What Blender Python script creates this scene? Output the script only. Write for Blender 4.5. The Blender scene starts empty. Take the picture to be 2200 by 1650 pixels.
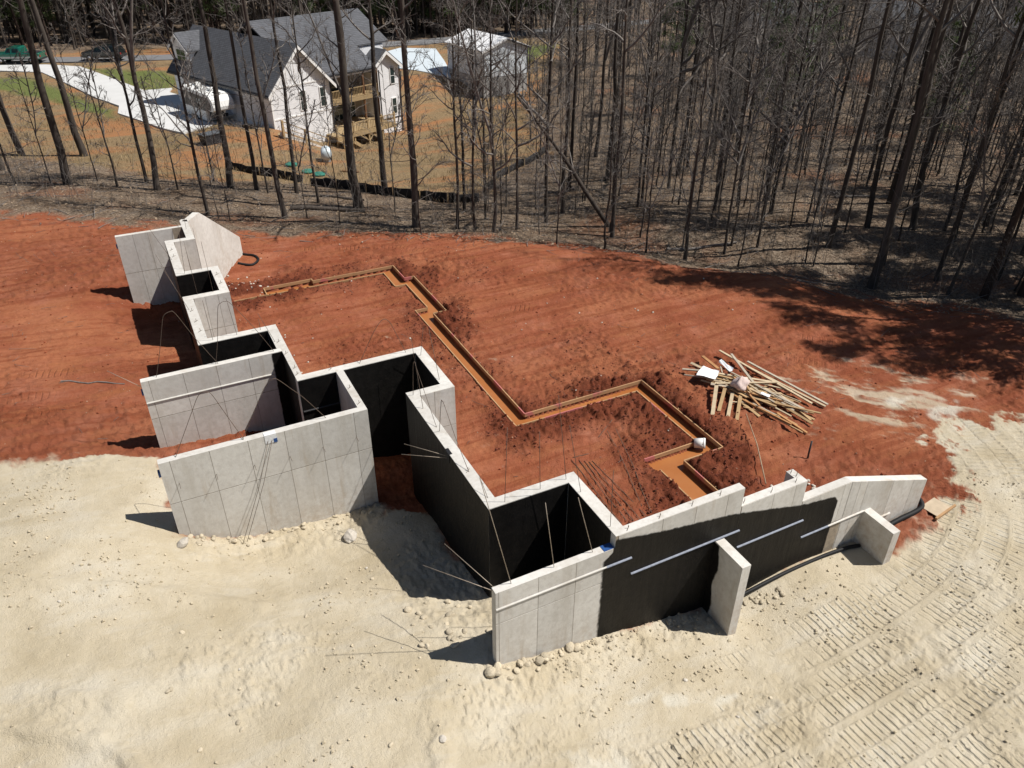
import bpy, math, random
import numpy as np
from mathutils import Vector, Matrix, Quaternion
R = math.radians
scene = bpy.context.scene
COL = scene.collection
rnd = random.Random(11)

# ---------------------------------------------------------------- camera, sky, sun, exposure
CAM_H = 15.2                                    # drone height above the clay pad (z = 0)
yaw, pitch, roll = R(26.888), R(32.49), R(0.113)
fw = Vector((math.sin(yaw) * math.cos(pitch), math.cos(yaw) * math.cos(pitch), -math.sin(pitch)))
rt = Vector((math.cos(yaw), -math.sin(yaw), 0))
up = rt.cross(fw)
rt2 = rt * math.cos(roll) + up * math.sin(roll)
up2 = up * math.cos(roll) - rt * math.sin(roll)
cd = bpy.data.cameras.new('camera')
cd.sensor_width = 36; cd.lens = 1663.9 / 2200 * 36; cd.clip_start = 0.5; cd.clip_end = 6000
cam = bpy.data.objects.new('camera', cd); COL.objects.link(cam)
m = Matrix((rt2, up2, -fw)).transposed().to_4x4(); m.translation = Vector((0, 0, CAM_H)); cam.matrix_world = m
scene.camera = cam

SUN_TO = Vector((0.63, -0.31, 1.0)).normalized()
world = bpy.data.worlds.new('World'); scene.world = world; world.use_nodes = True
wn = world.node_tree.nodes; wl = world.node_tree.links
sky = wn.new('ShaderNodeTexSky'); sky.sky_type = 'NISHITA'; sky.sun_disc = False
sky.sun_elevation = math.asin(SUN_TO.z); sky.sun_rotation = math.atan2(SUN_TO.x, SUN_TO.y)
sky.air_density = 1.0; sky.dust_density = 0.6
wn['Background'].inputs[1].default_value = 0.05
wl.new(sky.outputs[0], wn['Background'].inputs[0])
sd = bpy.data.lights.new('sun', 'SUN'); sd.energy = 5.0; sd.angle = R(0.53); sd.color = (1.0, 0.955, 0.89)
so = bpy.data.objects.new('sun', sd); COL.objects.link(so)
so.rotation_mode = 'QUATERNION'; so.rotation_quaternion = SUN_TO.to_track_quat('Z', 'Y'); so.location = (30, -10, 60)
scene.cycles.max_bounces = 6; scene.cycles.diffuse_bounces = 3; scene.cycles.glossy_bounces = 2; scene.cycles.transparent_max_bounces = 8
scene.view_settings.view_transform = 'Standard'; scene.view_settings.look = 'None'
scene.view_settings.exposure = 0.30; scene.view_settings.gamma = 1.0

# ---------------------------------------------------------------- helpers
def tag(o, label=None, cat=None, group=None, kind=None):
    if label: o['label'] = label
    if cat: o['category'] = cat
    if group: o['group'] = group
    if kind: o['kind'] = kind
    return o

def empty(name, loc=(0, 0, 0), rz=0, label=None, cat=None, group=None):
    o = bpy.data.objects.new(name, None); COL.objects.link(o)
    o.location = loc; o.rotation_euler = (0, 0, rz); o.empty_display_size = 0.2
    return tag(o, label, cat, group)

class MB:
    """collects shapes and links them as one mesh object"""
    def __init__(s): s.v = []; s.f = []; s.sm = []
    def add(s, vs, fs, smooth=False):
        b = len(s.v); s.v += [tuple(q) for q in vs]; s.f += [tuple(i + b for i in f) for f in fs]; s.sm += [smooth] * len(fs); return s
    def box(s, x0, x1, y0, y1, z0, z1):
        vs = [(x, y, z) for z in (z0, z1) for y in (y0, y1) for x in (x0, x1)]
        return s.add(vs, [(0, 2, 3, 1), (4, 5, 7, 6), (0, 1, 5, 4), (2, 6, 7, 3), (0, 4, 6, 2), (1, 3, 7, 5)])
    def obox(s, c, d, up, l, w, h):
        """box with its long axis d, centre c"""
        d = Vector(d).normalized(); u = Vector(up); sdv = d.cross(u).normalized(); u = sdv.cross(d)
        c = Vector(c); vs = []
        for k in (-1, 1):
            for j in (-1, 1):
                for i in (-1, 1): vs.append(c + d * (i * l / 2) + sdv * (j * w / 2) + u * (k * h / 2))
        return s.add(vs, [(0, 2, 3, 1), (4, 5, 7, 6), (0, 1, 5, 4), (2, 6, 7, 3), (0, 4, 6, 2), (1, 3, 7, 5)])
    def bar(s, a, b, w, h, up=(0, 0, 1)):
        a = Vector(a); b = Vector(b); return s.obox((a + b) / 2, b - a, up, (b - a).length, w, h)
    def prism(s, poly, axis, a, b):
        """poly: list of 2d points, extruded along axis ('x','y','z') from a to b"""
        def mk(p, t): return {'x': (t, p[0], p[1]), 'y': (p[0], t, p[1]), 'z': (p[0], p[1], t)}[axis]
        n = len(poly); vs = [mk(p, a) for p in poly] + [mk(p, b) for p in poly]
        fs = [tuple(range(n))[::-1], tuple(range(n, 2 * n))] + [(i, (i + 1) % n, n + (i + 1) % n, n + i) for i in range(n)]
        return s.add(vs, fs)
    def tube(s, pts, rad, n=6, smooth=True, caps=True):
        pts = [Vector(q) for q in pts]
        if not isinstance(rad, (list, tuple)): rad = [rad] * len(pts)
        t0 = (pts[1] - pts[0]).normalized(); ref = Vector((0, 0, 1)) if abs(t0.z) < 0.9 else Vector((1, 0, 0))
        u = t0.cross(ref).normalized(); vs = []
        for i, q in enumerate(pts):
            t = (pts[min(i + 1, len(pts) - 1)] - pts[max(i - 1, 0)]).normalized()
            u = (u - t * u.dot(t)).normalized(); w = t.cross(u)
            for k in range(n):
                a = 2 * math.pi * k / n; vs.append(q + (u * math.cos(a) + w * math.sin(a)) * rad[i])
        fs = [(i * n + k, i * n + (k + 1) % n, (i + 1) * n + (k + 1) % n, (i + 1) * n + k) for i in range(len(pts) - 1) for k in range(n)]
        if caps: fs += [tuple(range(n))[::-1], tuple(range((len(pts) - 1) * n, len(pts) * n))]
        return s.add(vs, fs, smooth)
    def mesh(s, name):
        me = bpy.data.meshes.new(name); me.from_pydata(s.v, [], s.f)
        me.polygons.foreach_set('use_smooth', s.sm); me.update(); return me
    def obj(s, name, mat, parent=None, label=None, cat=None, group=None, kind=None):
        return link(name, s.mesh(name), mat, parent, label, cat, group, kind)

def link(name, me, mat=None, parent=None, label=None, cat=None, group=None, kind=None):
    o = bpy.data.objects.new(name, me); COL.objects.link(o)
    if mat and not me.materials: me.materials.append(mat)
    if parent: o.parent = parent
    return tag(o, label, cat, group, kind)

def npmesh(name, V, F, smooth=True):
    """fast mesh from numpy arrays (F: n x 3 or n x 4)"""
    me = bpy.data.meshes.new(name); k = F.shape[1]
    me.vertices.add(len(V)); me.vertices.foreach_set('co', np.asarray(V, np.float32).ravel())
    me.loops.add(F.size); me.loops.foreach_set('vertex_index', F.ravel().astype(np.int32))
    me.polygons.add(len(F)); me.polygons.foreach_set('loop_start', np.arange(0, F.size, k, dtype=np.int32))
    me.polygons.foreach_set('loop_total', np.full(len(F), k, np.int32))
    me.polygons.foreach_set('use_smooth', np.full(len(F), smooth, bool))
    me.update(); me.validate(); return me

# ---------------------------------------------------------------- materials
def nt(name):
    m = bpy.data.materials.new(name); m.use_nodes = True
    t = m.node_tree; b = t.nodes['Principled BSDF']; return m, t, b
def N(t, typ, **kw):
    n = t.nodes.new(typ)
    for k, v in kw.items():
        if k.startswith('i_'): n.inputs[int(k[2:]) if k[2:].isdigit() else k[2:]].default_value = v
        else: setattr(n, k, v)
    return n
def L(t, a, b): t.links.new(a, b)
def coords(t, mode='Object', scale=None):
    c = N(t, 'ShaderNodeTexCoord')
    o = c.outputs[mode]
    if scale:
        mp = N(t, 'ShaderNodeMapping'); mp.inputs['Scale'].default_value = scale; L(t, o, mp.inputs[0]); o = mp.outputs[0]
    return o
def noise(t, co, scale, detail=4, rough=0.55):
    n = N(t, 'ShaderNodeTexNoise'); n.inputs['Scale'].default_value = scale; n.inputs['Detail'].default_value = detail
    n.inputs['Roughness'].default_value = rough; L(t, co, n.inputs['Vector']); return n.outputs[0]
def ramp(t, fac, stops):
    r = N(t, 'ShaderNodeValToRGB'); e = r.color_ramp.elements
    while len(e) < len(stops): e.new(0.5)
    for x, (p, c) in zip(e, stops): x.position = p; x.color = (*c, 1) if len(c) == 3 else c
    L(t, fac, r.inputs[0]); return r.outputs[0]
def mixc(t, fac, a, b, blend='MIX'):
    x = N(t, 'ShaderNodeMix', data_type='RGBA', blend_type=blend)
    if isinstance(fac, (int, float)): x.inputs[0].default_value = fac
    else: L(t, fac, x.inputs[0])
    for sck, c in ((x.inputs[6], a), (x.inputs[7], b)):
        if isinstance(c, tuple): sck.default_value = (*c, 1)
        else: L(t, c, sck)
    return x.outputs[2]
def mth(t, op, a, b=None, c=None, clamp=False):
    x = N(t, 'ShaderNodeMath', operation=op); x.use_clamp = clamp
    for i, q in enumerate((a, b, c)):
        if q is None: continue
        if isinstance(q, (int, float)): x.inputs[i].default_value = q
        else: L(t, q, x.inputs[i])
    return x.outputs[0]
def bump(t, b, h, strength, dist=0.02):
    n = N(t, 'ShaderNodeBump'); n.inputs['Strength'].default_value = strength; n.inputs['Distance'].default_value = dist
    L(t, h, n.inputs['Height']); L(t, n.outputs[0], b.inputs['Normal'])
def mul(c, k): return tuple(min(1, x * k) for x in c)
MATS = {}
def simple(name, col, rough=0.8, var=0.25, scale=6, bmp=0.0, bscale=40, spec=0.3, metal=0, sc=None, mode='Object', perobj=0.0):
    if name in MATS: return MATS[name]
    m, t, b = nt(name); co = coords(t, mode, sc)
    n = noise(t, co, scale, 5, 0.6)
    c = ramp(t, n, [(0.25, mul(col, 1 - var)), (0.75, mul(col, 1 + var))])
    if perobj:
        oi = N(t, 'ShaderNodeObjectInfo')
        k = mth(t, 'MULTIPLY_ADD', oi.outputs['Random'], perobj * 2, 1 - perobj)
        hs = N(t, 'ShaderNodeHueSaturation'); L(t, k, hs.inputs['Value']); L(t, c, hs.inputs['Color']); c = hs.outputs[0]
    L(t, c, b.inputs['Base Color'])
    b.inputs['Roughness'].default_value = rough; b.inputs['Specular IOR Level'].default_value = spec; b.inputs['Metallic'].default_value = metal
    if bmp: bump(t, b, noise(t, co, bscale, 4), bmp, 0.01)
    MATS[name] = m; return m
#TERRAIN-BEGIN
# ---------------------------------------------------------------- the lie of the land
def vnoise(x, y, seed=0):
    fx0 = np.floor(x); fy0 = np.floor(y); fx = (x - fx0).astype(np.float32); fy = (y - fy0).astype(np.float32)
    ix = fx0.astype(np.int32).astype(np.uint32); iy = fy0.astype(np.int32).astype(np.uint32); one = np.uint32(1); sd_ = np.uint32((seed * 1442695041) & 0xffffffff)
    ax = (ix * np.uint32(374761393), (ix + one) * np.uint32(374761393)); ay = (iy * np.uint32(668265263) + sd_, (iy + one) * np.uint32(668265263) + sd_)
    def hh(a, b):
        q = a + b; q = (q ^ (q >> np.uint32(13))) * np.uint32(1274126177)
        return ((q ^ (q >> np.uint32(16))) & np.uint32(0xffff)).astype(np.float32) * np.float32(1 / 65535.0)
    u = fx * fx * fx * (fx * (fx * 6 - 15) + 10); v = fy * fy * fy * (fy * (fy * 6 - 15) + 10)
    a = hh(ax[0], ay[0]); c = hh(ax[0], ay[1]); a = a + (hh(ax[1], ay[0]) - a) * u; c = c + (hh(ax[1], ay[1]) - c) * u
    return a + (c - a) * v
def fbm(x, y, s, octs=4, seed=0, gain=0.5):
    a = 1.0; tot = 0.0; r = 0.0
    for o in range(octs):
        r = r + a * (vnoise(x / s + 17.3 * o, y / s - 9.1 * o, seed + o) - 0.5); tot += a; a *= gain; s *= 0.5
    return r / tot * 2
def sstep(a, b, x):
    t = np.clip((x - a) / (b - a), 0, 1); return t * t * (3 - 2 * t)
def seg_dist(x, y, a, b):
    ax, ay = a; bx, by = b; dx, dy = bx - ax, by - ay; l2 = dx * dx + dy * dy
    t = np.clip(((x - ax) * dx + (y - ay) * dy) / l2, 0, 1)
    return np.hypot(x - ax - t * dx, y - ay - t * dy), t
def poly_sd(x, y, P):
    """signed distance, positive inside"""
    d = np.full(np.shape(x), 1e9); ins = np.zeros(np.shape(x), bool)
    for (ax, ay), (bx, by) in zip(P, P[1:] + P[:1]):
        d = np.minimum(d, seg_dist(x, y, (ax, ay), (bx, by))[0])
        if ay != by: ins ^= ((ay > y) != (by > y)) & (x < (bx - ax) * (y - ay) / (by - ay) + ax)
    return np.where(ins, d, -d)
def line_d(x, y, Lp):
    d = np.full(np.shape(x), 1e9)
    for a, b in zip(Lp, Lp[1:]): d = np.minimum(d, seg_dist(x, y, a, b)[0])
    return d

CTRL = [(-1,16.6,1.32),(-.07,16.6,.77),(1.16,16.6,.43),(2.1,16.6,.39),(3.3,16.6,.33),(4.2,16.6,.35),(4.8,18.6,.13),(5.0,17.3,.0),(5.2,14.6,.31),(5.2,11.8,.75),
 (-2.04,17.3,1.9),(-3,19.5,1.85),(-1.2,20.8,1.36),(-1.3,22,1.2),(1.5,21.9,1.0),(0,24,.9),(.4,24,.8),(.4,27,.7),(-.95,32.8,.7),(-.45,32.8,.5),(.4,30.5,.45),(0,35,1.2),(1,36.5,.9),(3.2,38,.3),
 (0,19,1.2),(2.5,18.6,.6),(-6,30,1.25),(-10,25,1.6),(-8,40,1.0),(-6.4,48.8,.7),(-20,45,1.2),(-30,30,2),
 (-5,21.8,1.75),(-4.7,11.6,2.1),(-.5,13.5,1.5),(2.5,13.8,.75),(0,10.5,1.65),(2,8,1.45),(-10,12,2.5),(4.4,9.6,1.02),(4.1,10.8,1.15),(3.63,12.6,.75),
 (4.6,9.7,1.0),(6.7,9.6,.57),(7.5,9.6,.42),(8.8,9.6,.17),(10.3,9.5,-.05),(11.9,9.6,-.12),(12.4,9.6,-.03),(14.5,9.6,.0),(16,9.6,-.02),(18.1,9.6,.1),(10.6,8.6,-.12),(15.9,8.5,-.05),(6,10.9,.9),
 (6,6,.65),(10,6,.05),(13.5,3.5,0),(18,6,0),(24,10,0),(24,16,0),(3,4,1.2),(30,4,0),(20,0,-.2),(0,0,1.6),(-10,0,2.6),(8,2,.4),(40,-10,-.5),(0,-30,2),(-40,0,4),
 (8,30,0),(14,30,0),(20,25,0),(14,20,0),(18,14,0),(10,34,0),(24,20,0),(6,38,.05),(10,14,0),(20,12,0),
 (12.9,36.1,-.05),(4.7,40.5,.1),(9,38.2,0),(17,33.4,-.1),(21.8,30,-.25),(26,25,-.3),(32.8,16.3,-.3),(38,12,-.4),
 (13.5,38.5,-.55),(5,43,-.25),(18,36.3,-.75),(8.7,57,-2),(12.3,53,-1.9),(18.4,45.7,-1.9),(25.3,50.8,-2.3),(30.2,53,-2.4),(0,55,-.6),
 (23.5,32.2,-1.35),(27,28.5,-1.4),(31,23,-1.35),(36,18,-1.3),(27,35,-1.0),(33,29,-.85),(40,23,-.8),(45,40,-2),(60,40,-2.2),(60,20,-1.2),(80,60,-3),(60,80,-3),(35,60,-2.9),
 (12,67,-1.5),(17.6,69.2,-3.85),(14.8,66,-2.9),(25.4,74.2,-4.7),(22,69,-4.2),(23,64,-3.7),(30,66,-3.4),(36,78.5,-3.9),(42,79,-3.7),(34.5,87,-2.0),(33,95,-2.1),(38,96,-2.1),(44,86,-2.6),(30,82,-3.2),(45,100,-2.3),(60,100,-2.8),
 (5,72,-1.7),(8,76,-1.7),(10,82,-1.7),(1,86,-1.7),(6,91,-1.8),(0,70,-1.4),(-5,60,-.7),(-10,70,-1.0),(-15,90,-1.6),(-9,112,-2.0),(1.4,113,-2.0),(-30,115,-2),(20,113,-2.2),(14,90,-1.8),(20,86,-2.1),
 (-40,80,-.5),(-40,160,-2),(20,160,-3),(100,140,-4),(140,60,-3),(180,120,-5),(60,220,-5),(-60,260,-4),(300,200,-8),(150,400,-10),(-200,500,-10),(600,600,-14),(200,1500,-20),(-1200,1500,-20),(1800,1200,-20),(500,-200,0)]
_cp = np.array(CTRL); _c0 = 1.2
_K = np.sqrt((_cp[:, None, 0] - _cp[None, :, 0]) ** 2 + (_cp[:, None, 1] - _cp[None, :, 1]) ** 2 + _c0 ** 2)
_w = np.linalg.solve(_K + np.eye(len(_cp)) * 1e-6, _cp[:, 2])
def outer_h(x, y):
    z = np.zeros(np.shape(x))
    for (a, b, _), w in zip(CTRL, _w): z = z + w * np.sqrt((x - a) ** 2 + (y - b) ** 2 + _c0 ** 2)
    return z
WALL_LINE = [(4.045,37.37),(1.75,33.62),(1.72,33.5),(1.72,31.52),(.92,31.52),(.92,28.16),(2.1,28.16),(2.1,25.98),(.9,25.98),(.9,22.61),(2.98,22.61),(3.03,19.23),(6.6,19.23),(6.6,17.0),(5.58,17.0),(5.58,12.0),(7.64,12.0),(7.64,9.95),(18.12,9.95)]
PAD_OPEN = [(18.12,9.95),(24,12),(27,18),(24,26),(16,33.5),(9,38),(4.045,37.37)]
PAD = WALL_LINE + PAD_OPEN[1:-1]
TRENCH = [(2.95,4.37,32.66,33.2),(4.37,6.55,32.66,33.45),(6.5,10.43,32.6,33.22),(9.75,10.43,30.95,33.22),(9.75,10.9,30.95,31.65),(10.27,10.9,27.7,31.65),(9.7,10.9,27.7,28.32),(9.7,10.29,18.8,28.32),(9.7,15.13,18.8,19.33),(14.55,15.13,14.77,19.33),(12.5,15.13,14.77,15.4),(12.64,13.58,10.1,15.4)]
TR_OUT = [(4.37,33.45),(6.55,33.45),(6.55,33.22),(10.43,33.22),(10.43,31.65),(10.9,31.65),(10.9,27.7),(10.29,27.7),(10.29,19.33),(15.13,19.33),(15.13,14.77),(13.58,14.77),(13.58,10.12)]
TR_IN = [(2.95,32.66),(4.37,32.66),(6.6,32.63),(9.75,32.6),(9.75,30.95),(10.27,30.95),(10.27,28.32),(9.7,28.32),(9.7,18.8),(14.55,18.8),(14.55,15.4),(12.5,15.4)]
TR_IN2 = [(12.64,14.74),(12.64,10.12)]
def base_h(x, y):
    x = np.asarray(x, float); y = np.asarray(y, float)
    z = outer_h(x, y)
    sdp = poly_sd(x, y, PAD)
    w = 1 - sstep(0, 3.0, line_d(x, y, PAD_OPEN))
    pad = fbm(x, y, 7, 3, 5) * 0.06
    return np.where(sdp > 0, pad * (1 - w) + z * w, z)
#TERRAIN-END

# ---------------------------------------------------------------- ground regions (plan polygons, metres)
TAN = [(-60,26),(-12,23),(-5.1,21.6),(-3.6,21.2),(-2.2,20.7),(-1.1,20.3),(-1,16.96),(4.25,16.96),(4.3,16.3),(5.4,16.0),(5.5,12),(7.6,11.9),(7.6,9.95),(15.6,9.95),(16.2,8.9),(17.9,9.0),(20,9.7),(20.9,10.9),(21.5,12.3),(23,12.2),(25,11.7),(30,10.5),(45,7),(70,-5),(70,-40),(-60,-40)]
LEAF = [(-90,62),(-30,52),(-6.4,47.6),(0,43.3),(4.7,41.4),(9,38.8),(12.9,36.6),(17,33.9),(21.8,30.8),(26,26.8),(30,21.3),(33,16.8),(40,12.5),(60,4),(900,-60),(2500,2500),(-2500,2500),(-2500,300)]
YARD = [(-60,75),(-9.3,65.3),(-7.6,64.8),(-2.4,61.6),(1.8,55.5),(6.3,54.4),(10.0,54.0),(13.5,50.3),(15.8,47.6),(17.9,44.9),(22.7,47.6),(25.0,50.5),(28.1,53.0),(30.9,53.9),(33.8,60.8),(37.1,70.1),(43,78.9),(47.8,84.4),(53.9,93.1),(60,101),(56,109),(30,106),(10,118),(-20,120),(-60,122)]
LAWN = [[(-25,106),(-11,104),(-6.8,102.6),(-3.7,94.8),(-1.3,86),(.6,80.5),(.4,77.2),(-1.9,81.6),(-4.9,88.7),(-9.1,95.6),(-25,98)],[(-1.0,106),(2.5,102.4),(6.7,99.5),(8,93),(6.5,89.2),(3.9,89.1),(1.8,95)],[(44,87),(52,93),(58,100),(52,101),(45,95)]]
DRIVE = [(-24,112),(-9.6,107.6),(-5.4,104.3),(-2.8,95.2),(-0.7,87.2),(1.1,82.0),(0.8,78.8),(5.1,69.0),(8.0,71.6),(10.2,70.1),(11.4,71.6),(5.9,86.4),(6.4,88.6),(3.8,88.7),(1.3,97.2),(-1.5,106.2),(-5.0,109.5),(-24,118)]
TRACKS = []
for k, (y0, xs) in enumerate([(8.05, 8.6), (7.45, 8.4), (6.7, 6.2), (6.1, 6.0), (5.35, 8.0), (4.75, 8.2), (4.0, 9.5), (3.4, 9.6), (2.6, 11), (2.0, 11)]):
    q = k // 2 * 0.75 + (k % 2) * 0.5
    TRACKS.append([(xs, y0), (11, y0 + .1), (14.5, y0 + .25), (17.2 + q * .6, y0 + .75), (19.6 + q * .8, y0 + 2.0 + q * .1), (21.3 + q * .9, y0 + 4.2 + q * .3), (22.3 + q, y0 + 7 + q * .3)])
TRACKS += [[(-14,26.2),(-8,25.9),(-3.5,25.6)],[(-14,28.4),(-8,27.9),(-3,27.3)],[(-14,24.6),(-8,24.4),(-3,24.2)],[(26,14.5),(23.5,16),(21,18.5)],[(27.5,15.6),(24.8,17.3),(22.5,19.6)],[(6,37.3),(9,36.4),(12,34.9),(13.6,32.6)],[(13.2,27),(15,25.5),(15.8,22.7)]]
def smooth_path(P, n=6):
    out = []
    for i in range(len(P) - 1):
        p0 = np.array(P[max(i - 1, 0)]); p1 = np.array(P[i]); p2 = np.array(P[i + 1]); p3 = np.array(P[min(i + 2, len(P) - 1)])
        for t in np.arange(n) / n:
            out.append(tuple(0.5 * ((2 * p1) + (-p0 + p2) * t + (2 * p0 - 5 * p1 + 4 * p2 - p3) * t * t + (-p0 + 3 * p1 - 3 * p2 + p3) * t ** 3)))
    return out + [tuple(P[-1])]
WHITE = [(5.5, 7.0, .62, .34), (8.1, 7.8, .5, .16), (7.2, 8.1, .3, .12), (9.2, 7.4, .3, .1), (22.5, 14.2, .5, .3), (23.4, 13.0, .8, .3)]

BANKS = [([(2.95, 8.72), (2.71, 8.5), (2.73, 8.13), (2.43, 7.88), (2.3, 7.4)], .11), ([(-4.5, 12.02), (-3.36, 11.24), (-2.66, 10.64), (-2.3, 10.0)], .13), ([(-3.5, 12.3), (-2.9, 11.9), (-2.5, 11.6)], .08), ([(-4.9, 16.2), (-3.5, 15.4), (-1.8, 14.8), (.4, 13.6)], .10), ([(.9, 10.2), (2.5, 9.6), (3.4, 9.6)], .05), ([(5.1, 7.5), (5.9, 7.35), (6.3, 6.9)], .07), ([(8.2, 8.1), (9.2, 8.0)], .06)]
def ground_data(x, y):
    z = base_h(x, y)
    wx = x + fbm(x, y, 2.2, 3, 31) * 0.9; wy = y + fbm(x, y, 2.2, 3, 57) * 0.9
    r = np.hypot(x, y); near = r < 60
    tan = sstep(-.16, .16, poly_sd(x * .6 + wx * .4, y * .6 + wy * .4, TAN) + fbm(x, y, .6, 5, 3, .7) * (.4 + .8 * sstep(17, 21, x)))
    # pale soil smeared over the clay on the right
    env = np.exp(-((x - 22.4) ** 2 + (y - 14.3) ** 2) / (2 * 2.3 ** 2)); q1 = (x * .75 + y * .66); q2 = (-x * .66 + y * .75)
    tan = np.maximum(tan, .75 * sstep(.55, .95, env * .72 + fbm(q1 * 1.6, q2 * .55, .9, 5, 71, .7) * 1.0))
    leaf = sstep(-.7, .9, poly_sd(wx, wy, LEAF) + fbm(x, y, 4, 4, 91, .6) * 2.2 + fbm(x, y, .7, 3, 9) * 1.2)
    yard = sstep(-.6, .8, poly_sd(wx, wy, YARD) + fbm(x, y, 1.0, 3, 19) * .8)
    lawn = np.zeros_like(x)
    for P in LAWN: lawn = np.maximum(lawn, sstep(-.5, .7, poly_sd(x, y, P) + fbm(x, y, 1.5, 3, 23) * .6))
    sdp = poly_sd(x, y, PAD)
    trd = np.full(x.shape, 1e9); intr = np.full(x.shape, -1e9)
    for (x0, x1, y0, y1) in TRENCH:
        dx = np.maximum(np.maximum(x0 - x, x - x1), 0); dy = np.maximum(np.maximum(y0 - y, y - y1), 0); trd = np.minimum(trd, np.hypot(dx, dy))
        intr = np.maximum(intr, np.minimum(np.minimum(x - x0, x1 - x), np.minimum(y - y0, y1 - y)))
    spoil = sstep(1.6, .35, trd + fbm(x, y, 1.1, 3, 41) * .9) * (trd > 0.02) * (sdp > .2) * (intr < 0)
    spoil *= np.clip(.75 + fbm(x, y, 3, 2, 77) * 1.1, 0.2, 1)
    rough = sstep(.0, .5, fbm(x, y, 4.5, 2, 13) + .1)                      # patches of churned clay
    # the rough heap inside the left room, footprints of machines elsewhere
    rough = np.maximum(rough, sstep(2.6, 1.2, np.hypot(x - 6.6, (y - 25.5) * .8)))
    clod = np.abs(fbm(x, y, .42, 4, 2, .6)); clod2 = fbm(x, y, .16, 3, 8, .6)
    red = (1 - tan) * (1 - leaf) * (1 - yard)
    dz = red * ((.3 + rough) * (.14 * clod - .02 + .04 * clod2) + .014 * clod2 + fbm(x, y, 1.6, 3, 15) * .07)
    dz += spoil * (.06 + .26 * clod + .06 * clod2 + .06 * np.clip(fbm(x, y, .3, 2, 4), 0, 1))
    lumpy = sstep(.05, .5, fbm(x, y, 3.0, 3, 61) + sstep(4, 9, x) * .15)
    for Lp, hh_ in BANKS:
        dl = line_d(x, y, smooth_path(Lp)) + fbm(x, y, .4, 3, 45) * .12
        dz += tan * hh_ * (sstep(.28, .02, dl) * .6 + sstep(1.1, .1, dl) * .4)
    dz += tan * (fbm(x, y, 2.6, 4, 21) * .13 + .025 * np.clip(fbm(x, y, .5, 3, 22) - .1, 0, 1) + lumpy * (.032 * sstep(.10, .22, fbm(x, y, .26, 4, 25, .65)) + .022 * sstep(.08, .25, fbm(x, y, .12, 3, 26)) + .02 * fbm(x, y, .3, 3, 28)) + .008 * fbm(x, y, .09, 2, 27))
    # rougher broken bank where the back fill meets the walls
    edge = sstep(1.3, .2, np.abs(y - 16.6)) * sstep(-1.2, -.6, x) * sstep(4.6, 4.0, x) + sstep(1.4, .3, np.hypot((x - 4.6) * .8, (y - 12.6) * .42)) + .8 * sstep(.9, .2, np.abs(y - 9.5)) * sstep(4, 4.6, x) * sstep(11.5, 10, x)
    dz += tan * np.clip(edge, 0, 1) * (.14 * clod + .05 * clod2)
    dz += leaf * (1 - yard) * (fbm(x, y, 3, 4, 33) * .16 + .03 * clod2) + yard * fbm(x, y, 2.5, 3, 35) * .1
    tr_s = np.zeros_like(x); tr_a = np.zeros_like(x); tr_m = np.zeros_like(x)
    for Pt in TRACKS:
        Q = smooth_path(Pt); qx = np.array([a for a, b in Q]); qy = np.array([b for a, b in Q])
        sel = np.where((x > qx.min() - 1) & (x < qx.max() + 1) & (y > qy.min() - 1) & (y < qy.max() + 1))[0]
        if not len(sel): continue
        xs, ys = x[sel], y[sel]; bd = np.full(len(sel), 1e9); bs = np.zeros(len(sel)); acc = 0
        for a, b in zip(Q, Q[1:]):
            d, t = seg_dist(xs, ys, a, b); ln = math.hypot(b[0] - a[0], b[1] - a[1]); k = d < bd
            bd = np.where(k, d, bd); bs = np.where(k, acc + t * ln, bs); acc += ln
        bs = bs + fbm(xs, ys, .7, 2, 91) * .03
        amp = np.clip(.6 + fbm(xs, ys, 1.9, 5, 90, .8) * 2.2, 0, 1) * sstep(.31, .25, bd) * sstep(0, .6, bs) * sstep(acc, acc - .6, bs)
        ph = (bs / .19) % 1.0
        bars = np.where(ph < .5, 1 - np.abs(ph - .25) * 4, 0) ** .7
        dz[sel] += amp * (-.026 + .032 * bars) + sstep(.1, .02, np.abs(bd - .34)) * .012 * (amp > 0)
        tr_m[sel] = np.maximum(tr_m[sel], amp * bars); kk = amp > tr_a[sel]; tr_s[sel] = np.where(kk, bs, tr_s[sel]); tr_a[sel] = np.maximum(tr_a[sel], amp)
    # keep the pad level beside the boards, drop the floor of the footing trench
    z = z + dz
    z = np.where(intr > 0, np.minimum(z, .03) * 0 - .27 + .02 * clod2 - .06 * 0, z)
    z = np.where((intr > 0) & (x < 4.37), -.03 + .03 * clod2, z)
    z = np.where((trd > 0) & (trd < .09) & (intr <= 0), np.minimum(z, .03), z)
    white = np.zeros_like(x)
    for (a, b, sx, sy) in WHITE:
        white = np.maximum(white, .8 * sstep(.35, 1.0, np.exp(-(((x - a) / sx) ** 2 + ((y - b) / sy) ** 2) * .6) + fbm(x, y, .3, 4, 83) * .6))
    white = np.maximum(white, tan * tr_m * sstep(.0, .4, fbm(x, y, 1.2, 2, 99)) * .7)
    inpit = ((x > 2.2) & (x < 5.5) & (y > 15.5) & (y < 19)).astype(float)
    return z, dict(tan=tan, leaf=leaf, yard=yard, lawn=lawn, spoil=np.maximum(spoil, rough * red * .25), white=white, tr_s=tr_s, tr_a=tr_a)

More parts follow.
